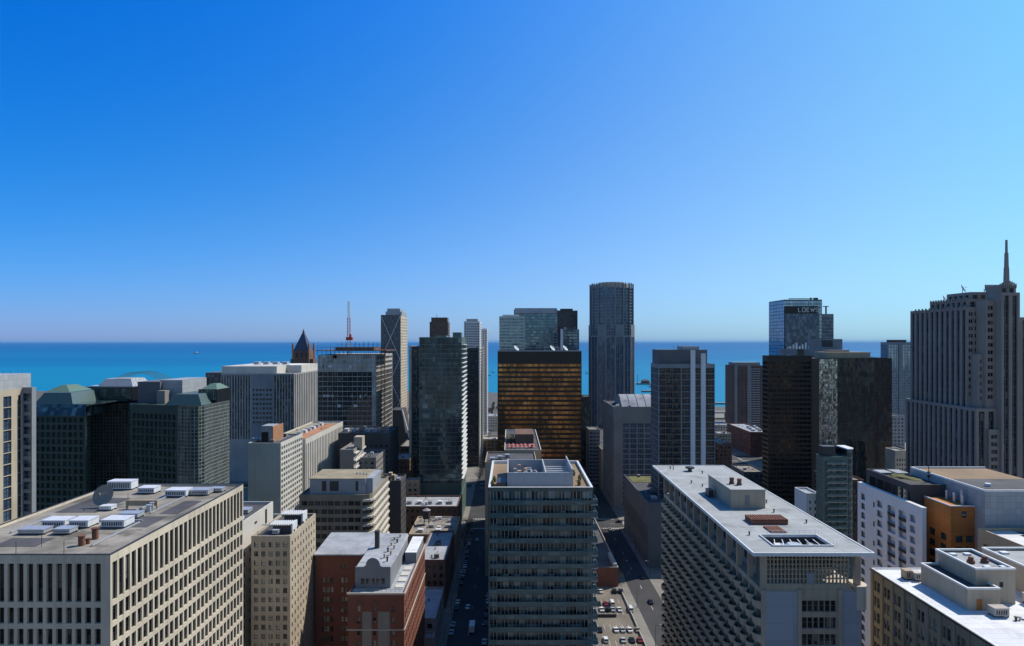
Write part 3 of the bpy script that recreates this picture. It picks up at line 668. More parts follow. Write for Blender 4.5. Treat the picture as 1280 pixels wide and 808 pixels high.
for i in range(14):                                     # balcony trays along the lit flank
    z = fz - 3.0 - i * 3.7; m = MB(); poly = [(p[0] + .0, p[1]) for p in arc] + [(fx1, fy1 - 1)]
    for k in range(len(poly) - 1):
        a, c = Vector(poly[k]), Vector(poly[k + 1]); d = (c - a).normalized(); n = Vector((d.y, -d.x)) * .8
        m.prism([tuple(a + n), tuple(c + n), tuple(c), tuple(a)], z - .2, z + .75)
    Fb.part('balcony', m, 'concrete_pale')
Fx0, Fx1 = PX(387, 291), PX(457, 291)
w = MB(); w.box(Fx0, 291, fz - .9, Fx1, 312, 62.4); w.box(Fx1, 292.2, fz - .9, Fx1 + 3, 311, 62.6); Fb.part('penthouse', w, 'panel_grey')
m = MB(); m.box(Fx0 - .2, 290.8, 62.4, Fx1 - .004, 312.2, 62.7); Fb.part('penthouse_roof', m, 'tan_roof')
m = MB()
for a, c in ((.22, .3), (.36, .52), (.82, .87)): m.box(Fx0 + (Fx1 - Fx0) * a, 290.93, 57, Fx0 + (Fx1 - Fx0) * c, 290.99, 61.5)
Fb.part('louvre', m, 'dark_metal')
m = MB()
for k in range(4): m.cyl(Fx1 - 6 + k * 1.5, 300, 62.7, 63.6, .4, .4, 8)
Fb.part('roof_vent', m, 'galvanised')

# ------------------------------------------------------------------ G  red brick hotel with grey roofs
G = Building('brick_hotel', 'red brick building with a curved gable, pale grey roofs and a tall dark chimney', (-50, 230), vis=(393, 690, 530, 808))
w = MB(); gx0, gx1, gz = PX(394, 230), PX(436, 230), 48.6
cols = [(2.6, 3.7), (4.1, 5.2), (5.6, 6.5), (9.2, 10.2), (10.6, 11.6)]
rows = [(gz - 6.3 - k * 3.5, gz - 4.4 - k * 3.5) for k in range(12)]
lx = gx1 + 9
G.facade(w, (gx0, 230), (lx, 230), 0, gz, cols, [(gz - 10.5 - k * 3.5, gz - 8.5 - k * 3.5) for k in range(10)] + [(gz - 5.2, gz - 3.5)], .3, 0, dict(g='glass_blind', f='black_frame', nz=2, fw=.07), lambda i, j: j == 10 and i < 3)
for p, q in (((lx, 230), (lx, 252)), ((lx, 252), (gx0, 252)), ((gx0, 252), (gx0, 230))): G.facade(w, p, q, 0, gz, [], [])
G.part('rear_wing', w, 'brick_red')
m = MB(); x0, x1 = gx0 - .4, lx + .3
m.face([(x0, 229.5, gz), (x1, 229.5, gz), (x1, 252, gz + 1.2), (x0, 252, gz + 1.2)]); m.face([(x0, 252, gz + 1.2), (x1, 252, gz + 1.2), (x1, 252, gz), (x0, 252, gz)])
m.face([(x0, 229.5, gz - .5), (x1, 229.5, gz - .5), (x1, 229.5, gz), (x0, 229.5, gz)]); m.face([(x1, 229.5, gz - .5), (x1, 252, gz - .5), (x1, 252, gz + 1.2), (x1, 229.5, gz)]); m.face([(x0, 252, gz - .5), (x0, 229.5, gz - .5), (x0, 229.5, gz), (x0, 252, gz + 1.2)])
G.part('rear_roof', m, 'pale_roof')
m = MB(); cx = PX(471, 231); m.box(cx - .75, 231, 30, cx + .75, 232.6, 56); m.box(cx - .9, 230.85, 56, cx + .9, 232.75, 56.5); G.part('chimney', m, 'dark_wall')
# front wing
w = MB(); x0, x1, gy0, gy1, z = PX(435, 206), -34.2, 206, 256, 44
fw_ = x1 - x0
cols = [(2.9, 4.0), (8.1, 9.0), (14.0, 15.1)]
rows = [(z - 6.2 - k * 3.7, z - 4.2 - k * 3.7) for k in range(11)]
G.facade(w, (x0, gy0), (x1, gy0), 0, z, cols, rows, .3, 0, dict(g='glass_blind', f='grey_frame', nx=1, nz=2, fw=.08))
G.auto(w, (x1, gy0), (x1, gy1), 0, z, n=16, ww=.42, fl=3.7, wh=.56, top=2.6, g='glass_dark', f='white_frame', nz=2, fw=.08, dep=.35)
for p, q in (((x1, gy1), (x0, gy1)), ((x0, gy1), (x0, gy0))): G.facade(w, p, q, 0, z, [], [])
fr = flat_roof(G, [(x0, gy0), (x1, gy0), (x1, gy1), (x0, gy1)], z, 'pale_roof', w, .7, .4); G.part('front_wing', w, 'brick_red'); G.flush()
m = MB(); m.box(x0 - .2, gy0 - .25, z - 12.0, x1 + .25, gy0 - .003, z - 11.6); m.box(x0 - .35, gy0 - .4, z - .5, x1 + .4, gy0 - .003, z + .12); m.box(x1 + .003, gy0 - .003, z - .5, x1 + .4, gy1, z + .12); m.box(x1 + .003, gy0 - .003, z - 12, x1 + .25, gy1, z - 11.6)
G.part('cornice', m, 'stone_light')
m = MB(); m.box(x0 + 4.6, gy0 - .06, z - 25, x0 + 7.6, gy0 - .01, z - 6); m.box(x0 + 9.6, gy0 - .06, z - 25, x0 + 13.4, gy0 - .01, z - 6); G.part('stone_panel', m, 'stone_grey')
m = MB()
for (ox, wd) in ((3.45, 1.3), (8.55, 1.2), (14.55, 1.3)):       # arched heads over the window bays
    pts = [(x0 + ox - wd * math.cos(math.pi * t / 10), z - 4.0 + wd * 1.2 * math.sin(math.pi * t / 10)) for t in range(11)]
    for a, c in zip(pts, pts[1:]): m.bar((a[0], gy0 - .04, a[1]), (c[0], gy0 - .04, c[1]), .12)
G.part('arch_moulding', m, 'brick_brown')
# set-back gabled attic
ax0, ax1, az = PX(444, 212), PX(488, 212), 50.3
w = MB(); w.box(ax0, 212.4, z - .7, ax1, 248, az - .4)
pts = [(ax0, z - .7), (ax1, z - .7), (ax1, az)]; mid = (ax0 + ax1) / 2
pts += [(mid + 3.2, az)] + [(mid + 2.4 * math.cos(R(t)), az + .4 + 2.6 * math.sin(R(t))) for t in range(0, 181, 15)] + [(mid - 3.2, az), (ax0, az)]
n = len(pts); i0 = len(w.v)
w.v += [(p[0], 212, p[1]) for p in pts] + [(p[0], 212.39, p[1]) for p in pts]
w.f.append(tuple(i0 + k for k in range(n))); w.m.append(0); w.f.append(tuple(i0 + n + n - 1 - k for k in range(n))); w.m.append(0)
for k in range(n): q = (k + 1) % n; w.f.append((i0 + q, i0 + k, i0 + n + k, i0 + n + q)); w.m.append(0)
at = G.part('gabled_attic', w, 'slab_blue')
m = MB(); m.face([(ax0 + .2, 212.5, az - .35), (ax1 - .1, 212.5, az - .35), (ax1 - .1, 248, az + .3), (ax0 + .2, 248, az + .3)]); m.face([(ax1, 212.5, az - .6), (ax1 + .4, 248, az - .6), (ax1 - .1, 248, az + .3), (ax1 - .1, 212.5, az - .35)])
m.face([(ax0, 212.5, az - .6), (ax0 + .2, 212.5, az - .35), (ax0 + .2, 248, az + .3), (ax0, 248, az - .6)])
G.part('attic_roof', m, 'pale_roof', None, at)
for k in range(5):
    m = win_mb(1.2, 1.9, 1, 2, .1); me = MB(); me.add(m, Matrix.Translation((mid - 3.4 + k * 1.7, 211.96, z + 1.6))); G.part('attic_window', me, ['glass_dark', 'grey_frame'], None, at)
for k in range(9):
    m = MB(); yy = 218 + k * 3.2; xx = ax1 - 2.2 - (k % 2) * 1.6; m.cyl(xx, yy, az - .4, az + 1.1, .3, .3, 8); m.cyl(xx, yy, az + 1.1, az + 1.3, .5, .5, 8); G.part('roof_vent', m, 'brick_tan' if k % 3 else 'dark_metal', None, at)
w = MB(); w.box(ax1 + 1.0, 236, z - .7, x1 - .5, 255, 47); G.part('stair_head', w, 'slab_blue')
m = MB(); m.box(ax1 + .9, 235.9, 47, x1 - .4, 255.1, 47.25); G.part('stair_roof', m, 'white_roof')
m = MB()
for k in range(12): m.bar((x0 + .6 + k * 1.45, gy0 + .7, z), (x0 + .6 + k * 1.45, gy0 + .7, z + .9), .05)
m.bar((x0 + .6, gy0 + .7, z + .9), (x1 - .6, gy0 + .7, z + .9), .05); G.part('railing', m, 'copper_green')
for k in range(4): subbox(G, 'skylight', ax1 + 1.4, 212 + k * 5.5, z - .69, x1 - 1.4, 215.4 + k * 5.5, z - .45, 'concrete_pale', fr)

# ------------------------------------------------------------------ H, I  beige tower and the white-walled block behind it
Hb = block('beige_tower', 'narrow beige stone tower with white louvred roof plant right of the cream office', PX(314, 206), -70.9, 206, 233, 62.4, 'stone_buff',
           dict(n=5, ww=.56, fl=2.95, wh=.56, top=1.6, g='glass_blind', f='black_frame', nz=2, fw=.08, mx=.4),
           dict(n=9, ww=.32, fl=2.95, wh=.5, top=1.6, g='glass_dark', f='black_frame', nz=2, fw=.08), 'S', 'dark_roof', vis=(312, 670, 395, 808))
for yy, hh in ((211.5, 2.6), (222, 3.2)):
    m = MB(); xa, xb = -78.5, -72.5; m.box(xa, yy + .05, 61.5, xb, yy + 4.6, 61.6 + hh, 1)
    for k in range(10): m.box(xa - 1 + k * .72, yy - .1, 61.6 + hh, xa - .7 + k * .72, yy + 5, 62 + hh, 0)
    m.box(xb, yy, 61.5, xb + .5, yy + 4.8, 62.2 + hh, 0); m.box(xa - 3.6, yy - .1, 61.6 + hh, xa - 1.2, yy + .2, 62 + hh, 0)
    Hb.part('louvred_plant', m, ['white_metal', 'dark_wall'], None, Hb.roof)
m = MB()
for k in range(8): m.cyl(-71.3, 208 + k * 3.1, 61.6, 63.0, .22, .22, 6)
Hb.part('roof_vent', m, 'dark_metal', None, Hb.roof)
Ib = block('white_walled_block', 'low block with a sunlit white side wall behind the narrow beige stone tower', -108, -87.5, 172, 236, 66, 'concrete_pale', None,
           dict(n=14, ww=.34, fl=3.4, wh=.5, top=9.6, g='glass_dark', f='black_frame', nz=2, fw=.08), 'S', 'dark_roof', vis=(300, 630, 340, 800))
unit(Ib, 'roof_unit', -92, 212, 65.1, -89.4, 215, 1.2, 'unit_white', Ib.roof); unit(Ib, 'roof_unit', -96, 222, 65.1, -91, 226, 1.4, 'galvanised', Ib.roof)
m = MB(); m.bar((-96, 202, 65.1), (-93, 203, 68), .1); m.bar((-93, 203, 68), (-89, 204, 66), .1); Ib.part('davit', m, 'white_metal', None, Ib.roof)
m = MB(); m.box(-87.49, 219, 62.6, -87.3, 220.6, 63.2); m.box(-87.49, 228.4, 60, -87.3, 229.6, 65); Ib.part('wall_vent', m, 'dark_metal')

# ------------------------------------------------------------------ J, K and low roofs between the brick hotel and the glass tower
J = block('dark_block', 'blank dark brown windowless block with cluttered roof right of the rounded terraced block', -71.5, -59, 345, 362, 50, 'dark_wall', None, dict(n=4, ww=.3, fl=3.6, wh=.5, g='glass_dark'), 'S', 'dark_roof')
for k in range(7): unit(J, 'roof_unit', -70 + (k % 4) * 2.7, 347.5 + (k // 4) * 6, 49.1, -68.2 + (k % 4) * 2.7, 350 + (k // 4) * 6, 1.4 + (k % 3) * .9, ('galvanised', 'dark_wall', 'brick_tan')[k % 3], J.roof)
Kb = block('low_block', 'low dark block with a blue shaded roof at the foot of the teal glass tower', -70, -33, 400, 428, 22, 'brick_brown', dict(bay=3.4, ww=.4, fl=3.6, wh=.5, g='glass_dark', f='black_frame'), None, '', 'pale_roof')
for k in range(5): unit(Kb, 'roof_unit', -66 + k * 6.5, 408, 21.1, -63 + k * 6.5, 412, 1.8, ('galvanised', 'unit_white')[k % 2], Kb.roof)
K2 = block('low_block', 'low brick block with a pale roof and white sunlit roof rails beside the left street', -56, -30.3, 352, 388, 19, 'brick_tan', dict(bay=3, ww=.4, fl=3.6, wh=.5), dict(bay=3, ww=.5, fl=3.6, wh=.55, g='glass_dark', f='white_frame'), 'S', 'gravel_roof')
m = MB()
for k in range(9): m.bar((-53 + k * 2.6, 380, 18.1), (-53 + k * 2.6, 380, 20.6), .12)
m.bar((-53, 380, 20.6), (-32, 380, 20.6), .14); m.bar((-53, 380, 19.6), (-32, 380, 19.6), .14); K2.part('railing', m, 'white_metal', None, K2.roof)
for k in range(4): unit(K2, 'roof_unit', -52 + k * 5, 358 + (k % 2) * 9, 18.1, -49 + k * 5, 361 + (k % 2) * 9, 1.5, ('unit_white', 'galvanised')[k % 2], K2.roof)
K3 = block('brick_block', 'dark brick block with a pale flat roof right of the red brick hotel', -43, -30.3, 299, 345, 23, 'brick_brown', dict(n=4, ww=.5, fl=3.6, wh=.55, top=2.2, g='glass_dark', f='black_frame', nz=2), dict(n=13, ww=.45, fl=3.6, wh=.55, top=2, g='glass_dark', f='black_frame'), 'S', 'pale_roof')
m = MB(); m.box(-38, 322, 22.1, -35.4, 326, 23.4); K3.part('skylight', m, 'dark_metal', None, K3.roof)
K4 = block('low_block', 'low two storey shop block with cluttered dark roof in the shade beside the left street', -46, -30.3, 259, 292, 13, 'concrete_grey', dict(bay=4, ww=.6, fl=4, wh=.5), dict(bay=4, ww=.6, fl=4, wh=.5, g='glass_dark', f='black_frame'), 'S', 'pale_roof')
for k in range(9):
    m = MB(); m.cyl(-44 + (k % 3) * 3.4, 264 + (k // 3) * 6, 12.1, 13.4, .8, .8, 12); m.box(-45 + (k % 3) * 3.4, 266.5 + (k // 3) * 6, 12.1, -43.6 + (k % 3) * 3.4, 268 + (k // 3) * 6, 13.2); K4.part('roof_fan', m, ('galvanised', 'dark_metal', 'unit_white')[k % 3], None, K4.roof)
K5 = block('low_block', 'lowest grey shop block with a railed flat roof at the bottom of the left street', -48, -30.3, 253, 258.5, 8, 'stone_light', None, dict(n=2, ww=.6, fl=4, wh=.5), 'S', 'pale_roof')
# black water tank on legs
wt = thing('water_tank', 'black cylindrical wooden water tank on steel legs above the low roofs', 'water tank', (-49, 374, 18.1))
m = MB(); m.cyl(-49, 374, 21.6, 26.4, 2.2, 2.05, 20); wt1 = m.obj('tank', 'dark_wall', wt)
m = MB(); m.cyl(-49, 374, 26.4, 27.6, 2.4, .2, 20); m.obj('conical_lid', 'pale_roof', wt)
for a in range(4):
    m = MB(); t = R(45 + 90 * a); m.bar((-49 + 2 * math.cos(t), 374 + 2 * math.sin(t), 18.1), (-49 + 1.7 * math.cos(t), 374 + 1.7 * math.sin(t), 21.6), .14); m.obj('leg', 'dark_metal', wt)

# ------------------------------------------------------------------ L  teal glass tower
L = Building('glass_tower', 'slim teal glass tower with white balcony edges down its right side beside the left street', (-49, 470), vis=(523, 420, 585, 640))
w = MB(); x0, x1, y0, y1, z = PX(524, 450), PX(577, 450), 450, 491, 128
rows = lambda zb: [(zb - 3.25 * (k + 1) + .35, zb - 3.25 * k) for k in range(int((zb - 22) / 3.25))]
nb = 8; bw_ = (x1 - x0 - .6) / nb
L.facade(w, (x0, y0), (x1, y0), 18, z, [(.3 + bw_ * k + .06, .3 + bw_ * (k + 1) - .06) for k in range(nb)], rows(z - 5.4) + [(z - 5, z - .6)], .12, 0, dict(g='glass_teal', f='teal_spandrel', nx=3, nz=1, fw=.08, name='window'))
L.facade(w, (x1, y0), (x1, y1), 18, z, [(1 + 2.6 * k, 3.2 + 2.6 * k) for k in range(15)], rows(z - 5.4), .3, 0, dict(g='glass_teal', f='white_frame', nx=2, fw=.08))
L.facade(w, (x1, y1), (x0, y1), 18, z, [], []); L.facade(w, (x0, y1), (x0, y0), 18, z, [], [])
flat_roof(L, [(x0, y0), (x1, y0), (x1, y1), (x0, y1)], z, 'grey_roof', w); L.part('wall', w, 'green_frame'); L.flush()
for k in range(30):
    zz = z - 5.4 - 3.25 * k
    if zz < 24: break
    m = MB(); m.box(x1 + .003, y0 + .3, zz - .15, x1 + 1.5, y1 - 1, zz + .2); bl = L.part('balcony', m, 'white_metal')
w = MB(); L.auto(w, (x0 - 2, y0 - 1.4), (x1 + .5, y0 - 1.4), 0, 18, bay=2.6, ww=.9, fl=4.3, wh=.85, sill=.1, top=.5, g='glass_teal', f='teal_spandrel', nx=2, dep=.12, name='podium_window')
w.face([(x0 - 2, y0 - 1.4, 18), (x1 + .5, y0 - 1.4, 18), (x1 + .5, y1, 18), (x0 - 2, y1, 18)])
for p, q in (((x1 + .5, y0 - 1.4), (x1 + .5, y1)), ((x0 - 2, y1), (x0 - 2, y0 - 1.4))): L.facade(w, p, q, 0, 18, [], [])
L.part('podium', w, 'green_frame'); L.flush()
w = MB(); w.box(x0 + 10, 462, z - .9, x0 + 18, 474, z + 1.2); w.box(x1 - 6.5, y0 + 3, z - .9, x1 - .6, y0 + 16, z + 3.4); L.part('penthouse', w, 'teal_spandrel')
L2 = block('dark_slab', 'dark slab with a pale edge strip half hidden behind the teal glass tower', PX(512, 520), -58, 520, 560, 121, 'dark_wall', dict(n=5, ww=.85, fl=3.4, wh=.55, top=2.4, g='glass_dark', f='black_frame', nx=2, mx=2.4), None, '', 'gravel_roof', vis=(510, 430, 526, 590))
m = MB(); m.box(PX(512, 520) - .05, 519.7, 0, PX(514.5, 520), 519.99, 121.3); m.box(PX(512, 520) - .4, 519.99, 0, PX(512, 520) - .05, 560, 121.3); L2.part('edge_strip', m, 'stone_buff')

# ------------------------------------------------------------------ M  white lattice towers behind
def lattice(name, label, x0, x1, y0, y1, z, nf, ns, vis, roof='grey_roof', wm='white_paint', wms='concrete_pale'):
    b = block(name, label, x0, x1, y0, y1, z, wm, dict(n=nf, ww=.62, fl=3.1, wh=.55, top=2, g='glass_dark', f='grey_frame', dep=.7, fw=0), dict(n=ns, ww=.62, fl=3.1, wh=.55, top=2, g='glass_dark', f='grey_frame', dep=.7, fw=0), 'S', roof, vis=vis); return b
m1 = lattice('lattice_tower', 'white gridded apartment tower standing highest behind the teal glass tower', PX(580, 800), PX(599.5, 800), 800, 850, 150, 7, 14, (578, 400, 606, 500))
subbox(m1, 'penthouse', PX(583, 810), 810, 149, PX(597, 810), 835, 153.5, 'concrete_grey')
m1b = lattice('lattice_tower', 'narrow white gridded tower rising just right of the taller white gridded tower', PX(600, 860), PX(609, 860), 860, 890, 142, 3, 8, (598, 410, 611, 520))
M2 = block('dark_slab', 'dark flat fronted slab with a sunlit white gridded flank beside the left street', PX(583.5, 640), PX(598, 640), 640, 730, 118.5, 'dark_wall', dict(n=4, ww=.7, fl=3.1, wh=.5, top=2, g='glass_dark', f='black_frame'), None, '', 'gravel_roof', vis=(583, 430, 607, 580))
w = MB(); xs_ = PX(598, 640); M2.auto(w, (xs_ + 1.2, 640.4), (xs_ + 1.2, 730), 0, 118.5, n=22, ww=.6, fl=3.1, wh=.55, top=1, g='glass_dark', f='grey_frame', dep=.9, fw=0)
w.box(xs_ + .003, 640.4, 118.5, xs_ + 1.2, 730, 119); w.face([(xs_ + .003, 640.4, 0), (xs_ + 1.2, 640.4, 0), (xs_ + 1.2, 640.4, 118.5), (xs_ + .003, 640.4, 118.5)]); M2.part('balcony_grid', w, 'concrete_pale'); M2.flush()
br = block('brown_tower', 'distant reddish brown tower top peeping over the teal glass tower', PX(537, 880), PX(560, 880), 880, 905, 152, 'brick_brown', dict(n=10, ww=.5, fl=3.6, wh=.5, top=2.5, g='glass_dark', f='black_frame', fw=0), dict(n=6, ww=.5, fl=3.6, wh=.5, top=2.5, g='glass_blind', fw=0), 'S', vis=(536, 398, 562, 424))
br2 = subbox(br, 'crown', PX(539, 882), 882, 151, PX(559, 882), 903, 158, 'brick_brown'); m = MB(); m.bar((PX(546, 890), 890, 158), (PX(546, 890), 890, 163), .35); br.part('mast', m, 'dark_metal')

# ------------------------------------------------------------------ X-braced tower, construction tower with crane, spire, dark block
XB = block('braced_tower', 'tall dark tower with white diagonal cross bracing and a narrow stepped top', PX(476, 700), PX(500.5, 700), 700, 745, 154, 'slab_dark', dict(n=9, ww=.55, fl=3.2, wh=.5, top=2, g='glass_dark', f='grey_frame', fw=0, dep=.3), None, '', vis=(476, 390, 502, 580))
w = MB(); xx = PX(500.5, 700); XB.auto(w, (xx + .4, 700.3), (xx + .4, 745), 0, 153, n=13, ww=.4, fl=3.2, wh=.55, top=2, g='glass_dark', f='grey_frame', fw=0, dep=.8); w.face([(xx + .003, 700.3, 0), (xx + .4, 700.3, 0), (xx + .4, 700.3, 153), (xx + .003, 700.3, 153)]); w.face([(xx + .003, 700.3, 153), (xx + .4, 700.3, 153), (xx + .4, 745, 153), (xx + .003, 745, 153)])
XB.part('flank_wall', w, 'concrete_cream'); XB.flush()
m = MB(); xa, xb = PX(476, 700) + .6, PX(500.5, 700) - .6; z = 152
while z > 20:
    m.bar((xa, 699.5, z), (xb, 699.5, z - 46), .38); m.bar((xb, 699.3, z), (xa, 699.3, z - 46), .38); z -= 46.5
XB.part('cross_bracing', m, 'white_paint')
w = MB(); w.box(PX(482, 705), 705, 153, PX(502, 705), 738, 158, 0); w.box(PX(484, 708), 708, 158, PX(500, 708), 732, 161.4, 0); XB.part('stepped_top', w, 'panel_grey')
w = MB(); bx0, bx1 = PX(488, 660), PX(502, 660)
w.frustum([(bx0, 660), (bx1 + 9, 660), (bx1 + 9, 690), (bx0, 690)], 0, [(bx0, 662), (bx1, 662), (bx1, 690), (bx0, 690)], 54)
fb = tag(w.obj('flared_block', 'dark_wall'), 'small dark block with a sloping white edge at the foot of the braced tower', 'building')
m = MB(); m.bar((bx1 + 9.2, 659.7, 22), (bx1 + .1, 661.5, 54.4), .9); m.obj('sloping_edge', 'white_paint', fb)

cx0, cx1, cy0, cy1, cz_ = PX(397, 520), PX(470, 520), 520, 592, 114
CO = Building('construction_tower', 'unfinished tower with bare concrete top floors, formwork and lower glass floors', (-130, 556), vis=(396, 440, 492, 545))
w = MB()
bandrows = [(cz_ - 13.8 - 4.0 * k - 3.55, cz_ - 13.8 - 4.0 * k) for k in range(22)]
CO.facade(w, (cx0, cy0), (cx1, cy0), 0, cz_, [(.3 + 4 * k, 4.1 + 4 * k) for k in range(11)], bandrows, .5, 0, dict(g='glass_black', f='grey_frame', nx=2, fw=.1))
CO.facade(w, (cx1, cy0), (cx1, cy1), 0, cz_, [(.5 + 4.4 * k, 4.4 + 4.4 * k) for k in range(16)], bandrows + [(cz_ - 4 - 4.1 * k, cz_ - 1.8 - 4.1 * k) for k in range(3)], .8, 0, dict(g='glass_blue', f='white_frame', nx=2, fw=.1))
CO.facade(w, (cx1, cy1), (cx0, cy1), 0, cz_, [], []); CO.facade(w, (cx0, cy1), (cx0, cy0), 0, cz_, [], []); w.face([(cx0, cy0, cz_), (cx1, cy0, cz_), (cx1, cy1, cz_), (cx0, cy1, cz_)])
CO.part('frame', w, 'concrete_rough'); CO.flush()
m = MB(); m.box(cx0 - 1, cy0 - 1, cz_ + 3.2, cx1 + 9, cy1 - 30, cz_ + 3.8)
for k in range(16):
    x = cx0 + k * 3.6; m.bar((x, cy0 - .6, cz_), (x, cy0 - .6, cz_ + 6.6), .16); m.bar((x, cy0 + 24, cz_), (x, cy0 + 24, cz_ + 6.4), .16)
m.bar((cx0, cy0 - .6, cz_ + 6.4), (cx1 + 8, cy0 - .6, cz_ + 6.4), .14); m.box(cx0 + 14, cy0 + 2, cz_ + 3.8, cx1 - 2, cy0 + 30, cz_ + 6.2); CO.part('formwork_deck', m, 'brick_brown')
m = MB()
for k in range(26):
    x = cx0 + 14 + k * 1.35; m.bar((x, cy0 + 8 + (k * 7) % 11, cz_ + 6), (x + .2, cy0 + 8 + (k * 7) % 11, cz_ + 9.4 + (k % 4) * .6), .1)
m.bar((cx0 + 14, cy0 + 10, cz_ + 8.6), (cx0 + 48, cy0 + 10, cz_ + 8.6), .1); CO.part('rebar', m, 'dark_metal')
rq = random.Random(4)
for k in range(26):                                       # plywood shutters and stacked material at the slab edges
    m = MB(); xx = rq.uniform(cx0 + 1, cx1 - 3); fl_ = rq.choice((0, 0, 1, 2, 8, 10, 12)); zz = cz_ - .3 - fl_ * 4.0; m.box(xx, cy0 - .5, zz - rq.uniform(1.4, 2.8), xx + rq.uniform(1, 3.4), cy0 - .01, zz)
    CO.part('shutter_panel', m, rq.choice(('brick_tan', 'galvanised', 'stone_grey', 'brick_brown', 'white_paint')))
for k in range(14):
    m = MB(); xx = cx0 + 1 + k * 3.5; m.box(xx, cy0 - .2, cz_ - 13, xx + .35, cy0 - .003, cz_); CO.part('edge_column', m, 'concrete_grey')
m = MB(); hx = cx1 + 3
for zz in range(0, 118, 6):
    for a, c in ((0, 0), (3, 0), (3, 3), (0, 3)): m.bar((hx + a, cy0 + 4 + c, zz), (hx + a, cy0 + 4 + c, zz + 6), .18)
    m.bar((hx, cy0 + 4, zz), (hx + 3, cy0 + 4, zz + 6), .12); m.bar((hx + 3, cy0 + 4, zz), (hx + 3, cy0 + 7, zz + 6), .12); m.box(hx - .1, cy0 + 3.9, zz - .1, hx + 3.1, cy0 + 4.1, zz + .15)
CO.part('hoist_mast', m, 'rust')
cr_ = thing('tower_crane', 'slender red and white crane mast rising from the unfinished tower', 'crane', (PX(436, 540), 540, 114))
def truss(x, y, z0, z1, s, name, mat):
    m = MB(); z = z0; st = s * 1.3
    while z < z1 - .1:
        e = min(z + st, z1)
        for a, c in ((-s, -s), (s, -s), (s, s), (-s, s)): m.bar((x + a / 2, y + c / 2, z), (x + a / 2, y + c / 2, e), .17)
        m.bar((x - s / 2, y - s / 2, z), (x + s / 2, y - s / 2, e), .12); m.bar((x + s / 2, y - s / 2, z), (x + s / 2, y + s / 2, e), .12); m.bar((x - s / 2, y + s / 2, z), (x - s / 2, y - s / 2, e), .12); z = e
    return m.obj(name, mat, cr_)
cxx = PX(436, 540); truss(cxx, 540, 114, 127, 2.2, 'mast', 'white_metal'); truss(cxx, 540, 127, 145, 2.0, 'lower_jib', 'red_paint'); truss(cxx, 540, 145, 159, 1.5, 'upper_jib', 'white_metal')
m = MB(); m.box(cxx - 2, 538, 126, cxx + 3.2, 542, 128.6); m.box(cxx + 1, 537, 128.6, cxx + 2.6, 539, 131); m.obj('slewing_cab', 'red_paint', cr_)
m = MB(); m.bar((cxx, 541, 131), (cxx - .2, 540.6, 158.5), .08); m.obj('cable', 'dark_metal', cr_)

SPb = thing('spired_tower', 'brick tower with a steep blue slate spire roof and corner turrets before the lake', 'tower', (PX(377, 760), 770, 0))
sx0, sx1 = PX(366, 760), PX(386, 760)
m = MB(); m.box(sx0, 760, 0, sx1, 780, 114); m.box(sx0 - 4, 764, 0, sx1 + 4, 778, 104); m.obj('wall', 'brick_brown', SPb)
m = MB(); mx_ = (sx0 + sx1) / 2; m.frustum([(sx0 + .5, 760.5), (sx1 - .5, 760.5), (sx1 - .5, 779.5), (sx0 + .5, 779.5)], 114, [(mx_ - 1.5, 768), (mx_ + 1.5, 768), (mx_ + 1.5, 772), (mx_ - 1.5, 772)], 134); rf = m.obj('spire_roof', 'slate_blue', SPb)
m = MB(); m.cyl(mx_, 770, 134, 136.5, 1.7, 1.5, 8); m.cyl(mx_, 770, 136.5, 140, 1.2, .2, 8); m.obj('finial', 'rust', SPb)
for a, c in ((sx0, 760), (sx1, 760), (sx1, 780), (sx0, 780)):
    m = MB(); m.cyl(a, c, 104, 121, 1.3, 1.2, 8); m.cyl(a, c, 121, 124, 1.3, .2, 8); m.obj('turret', 'brick_orange', SPb)
for k in range(3):
    m = MB(); x = sx0 + 4 + k * 5.5; m.box(x, 759.8, 106, x + 2.4, 759.97, 111.5); m.obj('arched_opening', 'black_wall', SPb)

DB = block('dark_block', 'dark warehouse block with a railed flat roof below the unfinished tower', PX(423, 440), PX(487, 440), 440, 475, 62, 'dark_wall', dict(bay=3.5, ww=.5, fl=3.8, wh=.4, top=7, g='glass_black', f='black_frame', fw=0), dict(bay=3.5, ww=.5, fl=3.8, wh=.4, top=4, g='glass_black', f='black_frame', fw=0), 'S', 'dark_roof', vis=(424, 540, 500, 595))
m = MB()
for k in range(40): m.bar((PX(424, 440) + k * .86, 441, 61.1), (PX(424, 440) + k * .86, 441, 64.4), .07)
m.bar((PX(424, 440), 441, 64.3), (PX(486, 440), 441, 64.3), .1); DB.part('railing', m, 'galvanised', None, DB.roof)
for k in range(6): unit(DB, 'roof_unit', PX(428, 445) + k * 5, 450, 61.1, PX(428, 445) + k * 5 + 2.6, 454, 2.4, ('unit_white', 'galvanised', 'dark_wall')[k % 3], DB.roof)
SB = block('stair_block', 'small grey block with white sunlit exterior fire stairs below the dark warehouse block', PX(425, 385), PX(442, 385), 385, 412, 60, 'stone_grey', None, None, '', 'gravel_roof')
subbox(SB, 'stair_head', PX(441, 392), 395, 59, PX(441, 392) + 5, 402, 66, 'stone_buff'); m = MB(); sx = PX(442, 385) + .05
for k in range(12):
    z = 57 - k * 4.4; m.box(sx, 385, z, sx + 1.4, 412, z + .9); m.bar((sx + .7, 386, z - 3.6), (sx + .7, 410, z), .3)
SB.part('fire_stairs', m, 'concrete_pale')

